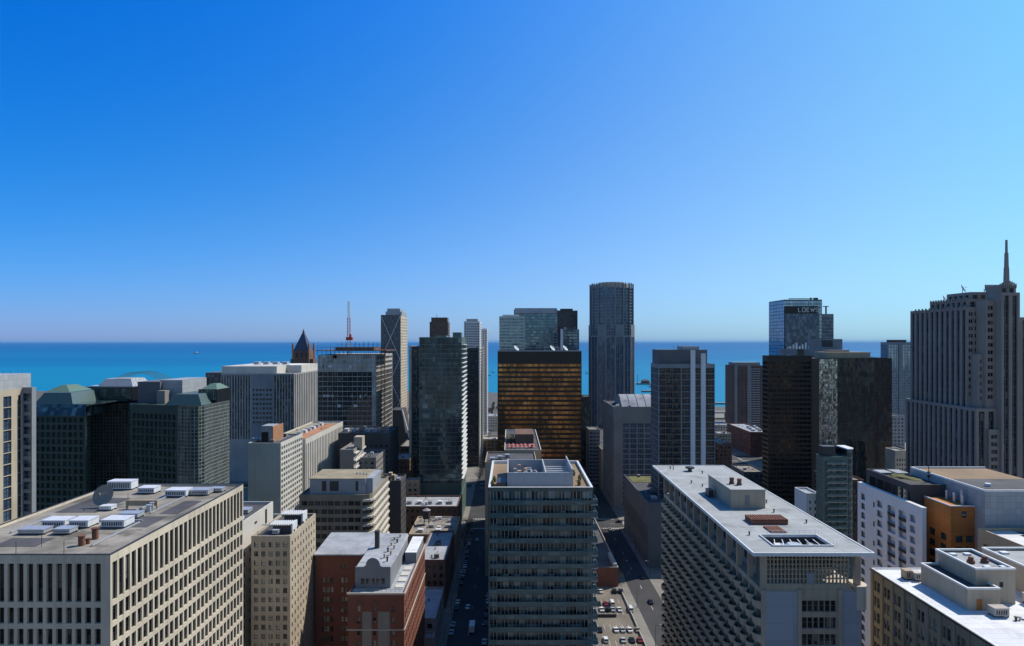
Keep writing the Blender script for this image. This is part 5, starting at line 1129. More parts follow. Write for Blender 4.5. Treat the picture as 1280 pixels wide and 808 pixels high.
# ------------------------------------------------------------------ X  dark bronze tower and the black glass tower beside it
X_ = block('bronze_tower', 'dark bronze banded office tower right of centre with faint amber reflections', PX(960, 450), PX(1015, 450), 450, 460, 115, 'bronze_wall',
           dict(n=11, ww=.9, fl=3.25, wh=.56, top=3.4, sill=.2, mx=.6, g='glass_bronze_dark', f='bronze_wall', nx=2, fw=.1, dep=.35), dict(n=10, ww=.9, fl=3.25, wh=.56, top=3.4, sill=.2, g='glass_black', f='bronze_wall', nx=2), 'N', 'dark_roof', vis=(953, 445, 1022, 640), flush=False)
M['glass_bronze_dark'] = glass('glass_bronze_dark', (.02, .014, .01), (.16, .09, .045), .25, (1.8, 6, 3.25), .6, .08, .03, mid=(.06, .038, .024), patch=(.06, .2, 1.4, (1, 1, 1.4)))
X_.flush()
bx = PX(1015, 450); X2x = PX(1115, 462)
BG = Building('black_tower', 'black glass tower with a pale reflecting strip, joined to the dark bronze tower', (250, 480), vis=(1015, 448, 1118, 620))
w = MB(); px_ = [(bx + .01, 452), (PX(1024, 455), 455), (PX(1047, 462), 462), (PX(1070, 464), 464), (PX(1093, 464), 464), (PX(1115, 460), 460)]
z = 113
for k in range(5):
    p, q = px_[k], px_[k + 1]; L_ = (Vector(p) - Vector(q)).length
    BG.auto(w, p, q, 0, z, n=max(1, round(L_ / 3)), ww=.97, fl=3.6, wh=.95, top=.6, sill=.03, mx=.05, g=('bronze_wall', 'glass_mirror', 'glass_black', 'glass_black', 'glass_black')[k], f='black_frame', nx=2, nz=2, fw=.07, dep=.08)
bk = [(PX(1115, 460), 505), (bx + .01, 505)]
for p, q in ((px_[-1], bk[0]), (bk[0], bk[1]), (bk[1], px_[0])): BG.facade(w, p, q, 0, z, [], [])
flat_roof(BG, px_ + bk, z, 'dark_roof', w, .7, .3); BG.part('wall', w, 'black_wall')
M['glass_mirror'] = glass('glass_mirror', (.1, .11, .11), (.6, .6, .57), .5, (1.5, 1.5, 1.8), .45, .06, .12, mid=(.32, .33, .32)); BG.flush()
subbox(BG, 'penthouse', PX(1034, 476), 476, z - .8, PX(1088, 476), 496, 117, 'brick_tan'); subbox(BG, 'penthouse_box', PX(1036, 486), 486, 117, PX(1062, 486), 494, 118.5, 'stone_grey')
m = MB()
for k in range(10): m.bar((PX(1090, 468) + k * 1.5, 468, z - .8), (PX(1090, 468) + k * 1.5, 468, z + 1), .06)
BG.part('railing', m, 'dark_metal')
GB = block('grey_block', 'blank grey stepped block behind the dark bronze tower and in front of the lettered tower', PX(979, 530), PX(1053, 530), 530, 538, 118.8, 'slab_blue', None, None, '', 'grey_roof')
subbox(GB, 'upper_step', PX(1013, 533), 533, 118, PX(1053, 533), 537.5, 127, 'slab_blue'); subbox(GB, 'dark_opening', PX(1027, 532.9), 532.9, 120.5, PX(1041, 532.9), 532.99, 126, 'dark_wall')
w = MB(); w.box(PX(998, 529), 529.3, 100, PX(1005, 529), 529.99, 118.6); GB.part('glass_strip', w, 'glass_teal')
for k in range(9):
    m = MB(); m.cyl(PX(988, 535) + k * 2.6, 535, 118, 121 + (k % 3) * 1.4, .7, .7, 8); GB.part('vent_stack', m, 'unit_white')

# ------------------------------------------------------------------ lettered hotel tower
LT = Building('hotel_tower', 'blue glass hotel tower carrying a dark sign band of white letters and roof rigs', (310, 665), vis=(960, 376, 1043, 446))
w = MB(); x0, x1, y0, y1, z = PX(980, 650), PX(1027.5, 650), 650, 688, 167.5
xs2 = PX(1042, 652)
for p, q, nb in (((x0, y0), (x1, y0), 14), ((x0, y1), (x0, y0), 10)):
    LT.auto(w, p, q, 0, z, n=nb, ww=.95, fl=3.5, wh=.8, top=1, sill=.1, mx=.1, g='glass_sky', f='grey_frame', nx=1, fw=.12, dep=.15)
for p, q in (((x1, y0), (x1, y1)), ((x1, y1), (x0, y1))): LT.facade(w, p, q, 0, z, [], [])
flat_roof(LT, [(x0, y0), (x1, y0), (x1, y1), (x0, y1)], z, 'grey_roof', w); LT.part('wall', w, 'glass_blue')
w = MB(); LT.auto(w, (x1 + .01, 652), (xs2, 652), 0, 153, n=5, ww=.95, fl=3.5, wh=.8, top=3, sill=.1, mx=.1, g='glass_blue', f='grey_frame', nx=1, fw=.12, dep=.15)
for p, q in (((xs2, 652), (xs2, 688)), ((xs2, 688), (x1 + .01, 688)), ((x1 + .01, 688), (x1 + .01, 652))): LT.facade(w, p, q, 0, 153, [], [])
w.face([(x1 + .01, 652, 153), (xs2, 652, 153), (xs2, 688, 153), (x1 + .01, 688, 153)]); LT.part('lower_wing', w, 'slab_blue'); LT.flush()
w = MB(); w.box(x0 + .8, 647.5, 100, x1 - 4, 649.99, 153); LT.part('glass_bay', w, 'glass_blue')
w = MB(); w.box(x0 + .5, 648.4, 153.2, PX(1022, 650), 649.99, 160.8); sg = LT.part('sign_band', w, 'black_wall')
STROKES = dict(L=[((0, 1), (0, 0)), ((0, 0), (.6, 0))], O=[((0, 0), (0, 1)), ((0, 1), (.75, 1)), ((.75, 1), (.75, 0)), ((.75, 0), (0, 0))], E=[((0, 0), (0, 1)), ((0, 1), (.6, 1)), ((0, .5), (.5, .5)), ((0, 0), (.6, 0))],
    W=[((0, 1), (.22, 0)), ((.22, 0), (.45, .8)), ((.45, .8), (.68, 0)), ((.68, 0), (.9, 1))], S=[((.6, 1), (0, 1)), ((0, 1), (0, .52)), ((0, .5), (.6, .5)), ((.6, .5), (.6, 0)), ((.6, 0), (0, 0))])
ux = PX(997, 650); hL = 4.0; 
for ch in 'LOEWS':
    m = MB()
    for a, c in STROKES[ch]: m.bar((ux + a[0] * hL, 648.2, 155 + a[1] * hL), (ux + c[0] * hL, 648.2, 155 + c[1] * hL), .4)
    LT.part('sign_letter', m, 'white_metal', None, sg); ux += hL * (1.28 if ch == 'W' else 1.0 if ch in 'LE' else 1.12)
m = MB(); m.box(PX(986, 660), 660, 168.6, PX(1021, 660), 661, 169.4); m.box(PX(1013, 660), 660, 166.6, PX(1014.4, 660), 661, 170.2); m.box(PX(1018, 660), 659, 168, PX(1022, 660), 662, 170); LT.part('cleaning_rig', m, 'dark_metal')
m = MB(); m.box(PX(1032, 660), 660, 152, PX(1033.5, 660), 661, 161.5); m.box(PX(1029, 660), 660, 160.6, PX(1036, 660), 661, 161.4); LT.part('wing_rig', m, 'dark_metal')

RBt = block('brick_tower', 'red brown apartment tower with pale balconies standing before the harbour', PX(916, 850), PX(953, 850), 850, 880, 93, 'brick_brown', dict(n=8, ww=.5, fl=3.1, wh=.5, top=2, g='glass_blue', f='grey_frame', fw=0), None, '', vis=(915, 458, 954, 530))
w = MB()
for a, c in ((.06, .16), (.5, .62)): w.box(PX(916, 849) + 39 * a, 849.2, 0, PX(916, 849) + 39 * c, 849.99, 93)
w.box(PX(917, 855), 855, 92, PX(950, 855), 875, 97); RBt.part('bay_stack', w, 'slab_blue')
for k in range(26): subbox(RBt, 'balcony', PX(937, 849), 848.6, 88 - k * 3.1, PX(950, 849), 849.99, 89 - k * 3.1, 'panel_grey')
LBk = block('brick_block', 'lower brick block with pale flat roof below the red brown apartment tower', PX(938, 700), PX(962, 700), 700, 775, 26, 'brick_red', dict(n=10, ww=.5, fl=3.4, wh=.55, top=2, g='glass_dark', f='grey_frame', fw=0), dict(n=18, ww=.5, fl=3.4, wh=.55, top=2, g='glass_dark', f='grey_frame', fw=0), 'N', 'pale_roof', vis=(890, 530, 956, 580))
for k in range(6): unit(LBk, 'roof_unit', PX(942, 710) + k * 2.6, 712 + (k % 3) * 14, 25.1, PX(942, 710) + k * 2.6 + 2, 718 + (k % 3) * 14, 2, ('unit_white', 'galvanised')[k % 2], LBk.roof)
BL = block('blue_glass_tower', 'bright blue glass tower left of the stepped stone skyscraper', PX(1110, 800), PX(1139, 800), 800, 816, 124, 'slab_blue', dict(n=8, ww=.9, fl=3.6, wh=.8, top=3, sill=.1, g='glass_sky', f='grey_frame', fw=.1, nx=1), dict(n=8, ww=.9, fl=3.6, wh=.8, top=3, sill=.1, g='glass_sky', f='grey_frame', fw=.1), 'N', vis=(1101, 428, 1139, 520))
subbox(BL, 'penthouse', PX(1114, 804), 804, 123, PX(1133, 804), 814, 127, 'dark_wall')
m = MB(); m.box(PX(1124, 799), 799.2, 0, PX(1128, 799), 799.99, 122); BL.part('edge_pier', m, 'slab_blue')
CB = block('cream_block', 'small sunlit cream block at the foot of the stepped stone skyscraper', PX(1119, 440), PX(1134, 440), 440, 452, 50, 'concrete_cream', dict(n=4, ww=.5, fl=3.3, wh=.5, top=5), None, '', 'pale_roof')

# ------------------------------------------------------------------ NBC-style stepped stone skyscraper at right
SK = Building('stepped_skyscraper', 'stepped stone skyscraper of tight vertical stripes with a tall tapering spire', (280, 375), vis=(1130, 300, 1280, 600))
def stripes(w, p, q, z0, z1, bay=4.4, ww=.6, dep=.9, name='window_strip', nz=None, g='twin_glass'):
    SK.auto(w, p, q, z0, z1, bay=bay, ww=ww, fl=z1 - z0 - 1.6, wh=1, sill=0, top=1.6, mx=.5, dep=dep, zmin=z0 - 3, g=g, f='slab_dark', nx=2, nz=nz or max(2, int((z1 - z0) / 4)), fw=.3, name=name)
def stack(nm, xa, xb, ya, yb, z0, z1, front='strip', north=True, name='wing'):
    w = MB()
    if front == 'strip': stripes(w, (xa, ya), (xb, ya), z0, z1)
    elif front == 'win': SK.auto(w, (xa, ya), (xb, ya), z0, z1, bay=3.6, ww=.72, fl=4.0, wh=.56, top=2.2, mx=.4, g='twin_glass', f='stone_brown', nx=2, fw=.24)
    else: SK.facade(w, (xa, ya), (xb, ya), z0, z1, [], [])
    if north: stripes(w, (xa, yb), (xa, ya), z0, z1)
    else: SK.facade(w, (xa, yb), (xa, ya), z0, z1, [], [])
    SK.facade(w, (xb, ya), (xb, yb), z0, z1, [], []); SK.facade(w, (xb, yb), (xa, yb), z0, z1, [], [])
    w.face([(xa, ya, z1), (xb, ya, z1), (xb, yb, z1), (xa, yb, z1)]); SK.part(name, w, nm)
stack('stone_brown', 249.6, 260.85, 343, 404, 0, 89, 'strip')                     # lower shoulder
stack('stone_brown', 251.2, 272, 352, 402, 89.01, 144, 'win')                     # main slab above it
stack('stone_brown', 253, 272, 354, 386, 144.01, 148.6, 'strip', True, 'setback'); stack('stone_brown', 255, 270, 355, 374, 148.61, 152.4, 'strip', True, 'setback')
stack('stone_brown', 256, 260.85, 344.5, 351.95, 89.02, 147, 'win', False, 'front_bay')
stack('stone_brown', 253.4, 255.95, 346.5, 351.95, 89.02, 118, 'win', False, 'front_bay')
stack('stone_brown', 255.2, 260.85, 341.2, 342.95, 0, 78, 'win', False, 'front_bay')
stack('stone_brown', 260.9, 270.7, 340, 351.9, 0, 151, 'strip', False, 'centre_tower'); stack('stone_brown', 261.4, 270.2, 342, 351.9, 151.01, 155, 'strip', False, 'setback')
stack('stone_brown', 270.75, 292, 345, 360, 0, 138, 'strip', False, 'wing')
SK.flush()
m = MB(); sx = PX(1258, 347); 
for (a, z0, z1) in ((1.7, 149, 156.5), (1.0, 156.5, 165), (.75, 165, 173), (.45, 173, 180)): m.frustum([(sx - a, 347 - a), (sx + a, 347 - a), (sx + a, 347 + a), (sx - a, 347 + a)], z0, [(sx - a * .85, 347 - a * .85), (sx + a * .85, 347 - a * .85), (sx + a * .85, 347 + a * .85), (sx - a * .85, 347 + a * .85)], z1)
SK.part('spire', m, 'stone_brown')
def fin(*b6): m = MB(); m.box(*b6); SK.part('crown_fin', m, 'stone_brown')
for k in range(9): x = 261.3 + k * 1.04; fin(x, 341.4, 153.4, x + .5, 341.95, 155.8 + 1.6 * math.sin(math.pi * k / 8)); fin(x, 351.95, 153, x + .5, 352.6, 156.2)
for k in range(14): fin(252.4, 354.4 + k * 2.3, 147.6, 252.98, 355.2 + k * 2.3, 149.3); fin(250.7, 353 + k * 3.3, 143, 251.18, 354 + k * 3.3, 144.8)
for (xx, yy, zz, r) in ((258, 381, 148.6, 1.9), (260, 368, 152.4, 2.6), (265, 358, 152.4, 1.0)):
    mm = dish(SK, xx, yy, zz, r, None, .9, .5, 'galvanised')

# ------------------------------------------------------------------ AA  white and ochre apartment block with grey metal top
AA = Building('apartment_block', 'white walled apartment block with an ochre clad bay and a grey metal plant box', (128, 203), vis=(1072, 590, 1222, 720))
ax = 121; w = MB(); ya, yb, z = 188, 223, 76; L_ = yb - ya
rows = [(z - 3.3 - 3.2 * k - 2.1, z - 3.3 - 3.2 * k) for k in range(21)]
cols = [(2, 4.6), (99, 99), (11.6, 14.8), (17.5, 21.8), (23.4, 27.4), (29, 31.7)]
AA.facade(w, (ax, yb), (ax, ya), 0, z, [c for c in cols if c not in (cols[1],)], rows, .35, 0, dict(g='glass_blind', f='grey_frame', nx=2, fw=.1), None)
AA.facade(w, (ax, ya), (ax + 1.2, ya), 0, z, [], []); AA.facade(w, (ax + 1.2, ya), (ax + 1.2, yb), 0, z, [], []); AA.facade(w, (ax + 1.2, yb), (ax, yb), 0, z, [], [])
w.face([(ax, ya, z), (ax + 1.2, ya, z), (ax + 1.2, yb, z), (ax, yb, z)]); AA.part('white_wall', w, 'white_paint')
m = MB()
for k in range(20):
    if k % 3 != 2:
        for u0, u1 in ((17.55, 21.75), (23.45, 27.35)): m.box(ax - .02, yb - u1, z - 3.3 - 3.2 * k - 3.19, ax - .003, yb - u0, z - 3.3 - 3.2 * k - 2.11, 0, False)
for k in range(10): zz = z - 6.2 - 6.4 * k; m.box(ax - .03, yb - 10.4, zz, ax - .004, yb - 9.6, zz + 1.7)
AA.part('slot_window', m, 'black_wall')
m = MB(); m.box(ax - .08, ya - .1, z + .003, ax + 1.3, yb + .1, z + .16); AA.part('coping', m, 'white_metal')
w = MB(); AA.facade(w, (ax + 3, yb), (ax + 3, 198.2), 0, 80.6, [(2 + 4.6 * k, 5.8 + 4.6 * k) for k in range(5)], [(75.2, 78.6)], .4, 0, dict(g='glass_blue', f='grey_frame', nx=3, nz=2, fw=.08, name='gallery_window'))
AA.facade(w, (ax + 3, 198.2), (134.9, 198.2), 73.01, 80.6, [], []); AA.facade(w, (135.1, yb), (ax + 3, yb), 0, 80.6, [], [])
w.face([(ax + 3, 198.2, 80), (135, 198.2, 80), (135, yb, 80), (ax + 3, yb, 80)])
for b6 in ((ax + 3, 198.2, ax + 3.4, yb), (ax + 3.4, 198.2, 134.9, 198.6), (ax + 3.4, yb - .4, 135, yb)): w.box(b6[0] + .003, b6[1] + .003, 80, b6[2], b6[3], 80.62)
AA.part('gallery_floor', w, 'dark_wall')
m = MB()
for k in range(9): m.cyl(130 + 1.6 * math.cos(k), 208 + k * 1.4, 80.01, 80.3 + (k % 3) * .12, 2.2, 1.7, 9)
AA.part('green_roof_patch', m, 'green_roof')
m = MB(); m.box(125, 216, 80.05, 129, 221, 80.7); m.box(130, 215, 80.05, 134, 221, 80.8); AA.part('skylight', m, 'pale_roof')
w = MB(); w.box(128, 186, 0, 135, 198, 77); AA.part('ochre_bay', w, 'ochre')
m = MB(); m.box(127.9, 185.9, 77.003, 135, 186.3, 77.3); m.box(127.9, 186.3, 77.003, 128.3, 198, 77.3); AA.part('coping', m, 'white_metal')
m = MB()
for k in range(4):
    zz = 66.6 - 3.2 * k; m.box(129.4, 185.8, zz, 131.2, 185.98, zz + 1.9); m.box(132.4, 185.8, zz, 134.2, 185.98, zz + 1.9); m.box(127.8, 188, zz, 127.98, 190, zz + 1.9); m.box(127.8, 193, zz, 127.98, 195, zz + 1.9)
m.box(131.2, 185.85, 73.8, 132.4, 185.98, 75.6); AA.part('ochre_window', m, 'glass_teal')
w = MB(); AA.auto(w, (ax + 1.21, 199), (128, 199), 0, 73, n=2, ww=.8, fl=3.2, wh=.7, top=1.2, sill=.15, g='glass_teal', f='grey_frame', nx=2, dep=1.0, name='recess_window')
w.face([(ax + 1.21, 199, 73), (128, 199, 73), (128, 212, 73), (ax + 1.21, 212, 73)]); AA.part('recess', w, 'slab_blue')
for k in range(18):
    zz = 71.5 - 3.2 * k; m = MB(); m.box(122.6, 196.4, zz - .2, 127.9, 198.99, zz); m.box(122.6, 196.4, zz, 127.9, 196.5, zz + 1.05, 1); AA.part('balcony', m, ['concrete_grey', 'glass_rail'])
w = MB(); w.box(135.003, 182, 0, 160, 216, 82.2); AA.part('plant_box', w, 'panel_grey')
m = MB()
for b6 in ((135, 182, 160, 182.4), (135, 215.6, 160, 216), (135, 182.4, 135.4, 215.6)): m.box(b6[0] - .05, b6[1] - .05, 82.203, b6[2], b6[3], 82.75)
AA.part('plant_coping', m, 'white_metal')
m = MB(); m.face([(135.4, 199, 82.24), (160, 199, 82.24), (160, 215.6, 82.24), (135.4, 215.6, 82.24)]); AA.part('plant_roof', m, 'wood_deck')
m = MB(); m.face([(135.4, 182.4, 82.23), (160, 182.4, 82.23), (160, 198.99, 82.23), (135.4, 198.99, 82.23)]); AA.part('plant_roof', m, 'dark_roof')
m = MB(); m.cyl(141, 189, 82.23, 83.1, .8, .8, 10); AA.part('roof_vent', m, 'unit_white')
for k in range(5):
    m = MB(); m.cyl(132.8 + (k % 2), 188 + k * 1.7, 77, 79.6 + (k == 1) * 1.2, .38, .38, 10); AA.part('flue', m, 'galvanised')
m = MB(); m.bar((134, 205, 80), (134, 205, 86), .12); m.box(133.4, 204.8, 83, 134.6, 205.2, 83.3); m.box(133.6, 204.8, 81.5, 134.4, 205.2, 82.4); AA.part('mast', m, 'dark_metal')

# ------------------------------------------------------------------ CC, DD
CCb = block('tan_block', 'tan block with a white roof and a pale triangular skylight at the right edge', 131.5, 175, 150, 180, 72.6, 'brick_tan', dict(n=8, ww=.3, fl=3.6, wh=.5, top=2), dict(n=6, ww=.4, fl=3.6, wh=.5, top=3, g='glass_dark'), 'N', 'white_roof', vis=(1216, 660, 1280, 700))
m = MB(); m.frustum([(140, 164), (158, 164), (158, 176), (140, 176)], 71.7, [(148.8, 169.8), (149.2, 169.8), (149.2, 170.2), (148.8, 170.2)], 75); CCb.part('skylight', m, 'glass_blue', None, CCb.roof)
DDb = block('teal_tower', 'narrow teal glass tower with balconies and a curved white edge', PX(1029, 300), PX(1060, 300), 300, 307, 71, 'green_frame', dict(n=3, ww=.9, fl=3.0, wh=.72, top=2.4, sill=.2, g='glass_teal', f='white_frame', nx=4, fw=.08, dep=.7), dict(n=4, ww=.9, fl=3.0, wh=.7, top=2.4, g='glass_teal', f='white_frame', nx=3), 'N', 'grey_roof', vis=(1022, 570, 1072, 670))
w = MB(); w.box(PX(1030, 300) + .5, 302, 70, PX(1047, 300), 306.5, 75.4); DDb.part('penthouse', w, 'dark_metal')
w = MB(); ex0 = PX(1060, 300); poly = [(ex0 + .01, 301)] + [(ex0 + 3.6 * math.sin(R(t)) + .6, 305 - 4 * math.cos(R(t))) for t in range(10, 91, 16)] + [(ex0 + 4.2, 312), (ex0 + .01, 312)]
for k in range(len(poly) - 1): DDb.auto(w, poly[k], poly[k + 1], 0, 74, n=1 if k < 6 else 4, ww=.94, fl=3.0, wh=.8, top=1, sill=.1, mx=.03, g='glass_teal', f='white_frame', nx=1, dep=.12, name='bay_window', fw=.08)
w.face([(*p, 74) for p in poly]); DDb.part('curved_bay', w, 'glass_rail'); DDb.flush()
m = MB(); m.prism([(p[0] + .25, p[1] - .25) for p in poly], 74.003, 74.5); DDb.part('white_edge', m, 'white_paint')
for k in range(22):
    zz = 68.4 - 3 * k - .6; m = MB(); m.box(PX(1033, 300), 298.8, zz - .15, PX(1058, 300), 299.99, zz + .05); m.box(PX(1033, 300), 298.8, zz + .05, PX(1058, 300), 298.86, zz + 1.05, 1); DDb.part('balcony', m, ['white_frame', 'glass_rail'])
WS = block('white_block', 'small white block peeping between the bronze tower and the narrow teal glass tower', PX(1008, 312), PX(1024, 312), 312, 325, 51, 'white_paint', dict(n=2, ww=.3, fl=3.2, wh=.5, top=3), None, '', 'grey_roof')

# ------------------------------------------------------------------ BB  tan block with white roof, right foreground corner
BB = Building('white_roofed_block', 'tan brick block with a bright white roof and stepped tan penthouses, bottom right corner', (100, 105), vis=(1092, 700, 1280, 808))
x0, x1, y0, y1, z = 84, 122, 70, 149, 72.3
w = MB(); L_ = y1 - y0
cols = []
for k in range(20): u = 1.2 + k * 3.9; cols += [(u, u + .9), (u + 1.15, u + 2.3)]
rows = [(z - 2.4 - 3.5 * k - 2.3, z - 2.4 - 3.5 * k) for k in range(18)]
BB.facade(w, (x0, y1), (x0, y0), 0, z, cols, rows, .3, 0, dict(g='glass_blind', f='grey_frame', nz=2, fw=.08))
for p, q in (((x0, y0), (x1, y0)), ((x1, y0), (x1, y1)), ((x1, y1), (x0, y1))): BB.facade(w, p, q, 0, z, [], [])
bbr = flat_roof(BB, [(x0, y0), (x1, y0), (x1, y1), (x0, y1)], z, 'white_roof', w, .25, .3, 1); BB.part('wall', w, ['stone_olive', 'white_roof']); BB.flush()
m = MB(); m.box(x0 - .25, y0, z - .45, x0 - .003, y1 + .2, z - .02); BB.part('cornice', m, 'dark_metal')
m = MB()
for k in range(21): yy = y1 - .1 - k * 3.9; m.box(x0 - .22, yy - .9, 0, x0 - .003, yy, z - .46)
BB.part('brick_piers', m, 'stone_olive')
def pent(x0, x1, y0, y1, z1, roofm, parent=bbr, th=.35):
    p = MB(); zf = z - .25
    for a, c in (((x0, y0), (x1, y0)), ((x1, y0), (x1, y1)), ((x1, y1), (x0, y1)), ((x0, y1), (x0, y0))): p.face([(*a, zf), (*c, zf), (*c, z1), (*a, z1)])
    q = MB(); pb = BB.part('penthouse', p, 'stone_buff', None, parent)
    for b4 in ((x0 - .08, y0 - .08, x1 + .08, y0 + th), (x0 - .08, y1 - th, x1 + .08, y1 + .08), (x0 - .08, y0 + th, x0 + th, y1 - th), (x1 - th, y0 + th, x1 + .08, y1 - th)): q.box(b4[0], b4[1], z1 - .25, b4[2], b4[3], z1 + .1)
    q.face([(x0 + .01, y0 + .01, z1 - .6), (x1 - .01, y0 + .01, z1 - .6), (x1 - .01, y1 - .01, z1 - .6), (x0 + .01, y1 - .01, z1 - .6)], 1); BB.part('penthouse_roof', q, ['white_metal', roofm], None, parent)
pent(90, 96.4, 126, 140.3, 76.4, 'dark_roof'); pent(93.8, 101.8, 129, 141.2, 79.2, 'grey_roof'); pent(107.6, 121, 128, 146, 78, 'grey_roof')
m = MB(); m.box(91.8, 125.92, z - .2, 92.8, 125.99, z + 1.95); BB.part('door', m, 'ochre', None, bbr)
m = MB(); m.box(98.6, 128.92, z + 3.2, 99.3, 128.99, z + 4.2); BB.part('small_window', m, 'glass_dark', None, bbr)
for xx, yy in ((95.4, 138.4), (98.6, 138.6), (97, 130.6), (100.4, 130.6)): subbox(BB, 'skylight', xx, yy, 78.6, xx + 1.3, yy + 1, 79.0, 'white_metal', bbr)
for xx, yy in ((96.4, 134), (99.6, 134.4)):
    m = MB(); m.cyl(xx, yy, 78.6, 79.2, .75, .75, 12); m.cyl(xx, yy, 79.2, 79.9, .5, .5, 12); BB.part('roof_fan', m, 'rust', None, bbr)
for xx, yy in ((110, 143), (113, 139), (116, 133)): subbox(BB, 'skylight', xx, yy, 77.4, xx + 1.6, yy + 1.3, 77.8, 'white_metal', bbr)
for (xx, yy, wx, hh, mt) in ((87.6, 141.8, 1.5, 2, 'brick_tan'), (89.4, 141.2, 1.5, 1.7, 'concrete_pale'), (92.8, 122.6, 2.8, 1.7, 'stone_light'), (103.8, 128, 2.2, 2, 'stone_light'), (98, 117, 2.4, 1.5, 'stone_light'), (104, 121, 2, 1.8, 'galvanised'), (101, 113, 3, 1.7, 'stone_light')):
    unit(BB, 'air_handler', xx, yy, z - .25, xx + wx, yy + 1.8, hh, mt, bbr)
m = MB(); m.cyl(95, 123.6, z - .2, z + .7, .9, .9, 12); BB.part('roof_fan', m, 'concrete_pale', None, bbr)
rg = random.Random(5)
for k in range(22):
    m = MB(); xx, yy = rg.uniform(92, 106), rg.uniform(104, 123); s_ = rg.uniform(.15, .4); m.cyl(xx, yy, z - .25, z + rg.uniform(.1, .7), s_ * .6, s_ * .6, 8); m.cyl(xx, yy, z + .3, z + .5, s_, s_, 8); BB.part('roof_vent', m, rg.choice(['dark_metal', 'galvanised', 'rust']), None, bbr)
m = MB(); m.bar((97, 122, z - .1), (107, 110, z - .1), .12); BB.part('pipe', m, 'dark_metal', None, bbr)

# ------------------------------------------------------------------ low blocks near the parking lot and an unseen block added for shade
RBb = block('brick_garage', 'low red brick garage with a dark flat roof at the back of the parking lot', 12, 55, 326, 420, 10, 'brick_red', None, None, '', 'dark_roof', cap='concrete_grey')
m = MB(); m.box(52.6, 327, 9.1, 54.4, 345, 11.4); RBb.part('roof_wall', m, 'concrete_grey', None, RBb.roof)
m = MB(); m.box(14, 289.6, .17, 48, 290.1, 1.5); tag(m.obj('low_wall', 'dark_wall'), 'low dark wall splitting the parking lot in two', 'wall')
m = MB(); m.box(55, 254, .13, 55.4, 322, 1.3); tag(m.obj('low_wall', 'concrete_grey'), 'low concrete wall along the pavement side of the parking lot', 'wall')
HB = block('shade_block', 'unseen grey block added behind the teal balcony apartment tower to shade the left street', -5.5, 10, 197, 338, 58, 'concrete_grey', dict(bay=3, ww=.5, fl=3.4, wh=.5), dict(bay=3, ww=.5, fl=3.4, wh=.5), 'S', 'gravel_roof')  # out of view, added to throw shade across the left street

# ------------------------------------------------------------------ lower city between the towers and the lake
rg = random.Random(21)
FILL = [  # px left, px right, py top, Y, depth, wall, label
    (893, 915, 555, 600, 40, 'brick_brown', 'low brown brick block between the pier tower and the lower brick block'),
    (893, 914, 531, 800, 30, 'concrete_pale', 'pale low shed on the near side of the concrete viaduct'),
    (926, 955, 523, 1010, 14, 'concrete_grey', 'long grey shed beyond the lower brick block'),
    (796, 818, 497, 1190, 24, 'brick_brown', 'low reddish shed by the shore left of the pier tower'),
    (728, 742, 545, 690, 30, 'stone_grey', 'small grey block right of the green glass block'),
    (604, 623, 549, 720, 22, 'brick_tan', 'small tan block at the far end of the left street'),
    (606, 622, 520, 900, 30, 'concrete_pale', 'pale flat block beyond the tan one at the end of the left street'),
    (500, 523, 558, 560, 40, 'dark_wall', 'dark block left of the slim teal glass tower'),
    (486, 512, 574, 500, 30, 'brick_brown', 'brown block in the shade below the braced tower'),
    (446, 470, 572, 396, 30, 'stone_grey', 'grey walk-up block right of the exterior fire stairs'),
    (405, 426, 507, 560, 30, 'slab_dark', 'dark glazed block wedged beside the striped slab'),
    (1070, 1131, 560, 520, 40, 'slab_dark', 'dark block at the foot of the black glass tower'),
    (1112, 1131, 520, 640, 40, 'concrete_grey', 'grey block between the black glass tower and the stepped skyscraper'),
    (1100, 1136, 505, 900, 30, 'concrete_pale', 'pale block below the bright blue glass tower'),
    (1045, 1080, 600, 400, 30, 'brick_brown', 'brown block behind the narrow teal glass tower'),
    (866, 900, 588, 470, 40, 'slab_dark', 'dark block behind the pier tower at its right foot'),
    (508, 524, 600, 440, 8, 'brick_tan', 'small tan shop block at the left foot of the slim teal glass tower'),
    (470, 486, 560, 520, 30, 'concrete_grey', 'grey block below the unfinished tower, beside its hoist'),
    (898, 914, 542, 690, 20, 'stone_buff', 'buff shed behind the brown brick block near the pier tower'),
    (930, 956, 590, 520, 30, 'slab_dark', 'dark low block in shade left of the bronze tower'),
]
for (a, c, t, Y, d, mt, lab) in FILL:
    block('low_block', lab, PX(a, Y), PX(c, Y), Y, Y + d, max(6, PZ(t, Y)), mt, dict(bay=3.6, ww=.5, fl=3.6, wh=.5, top=1.8, g='glass_dark', f='grey_frame', fw=0), dict(bay=3.6, ww=.5, fl=3.6, wh=.5, top=1.8, g='glass_dark', f='grey_frame', fw=0), 'SN', rg.choice(['gravel_roof', 'pale_roof', 'dark_roof']), vis=(a, t, c, 700))
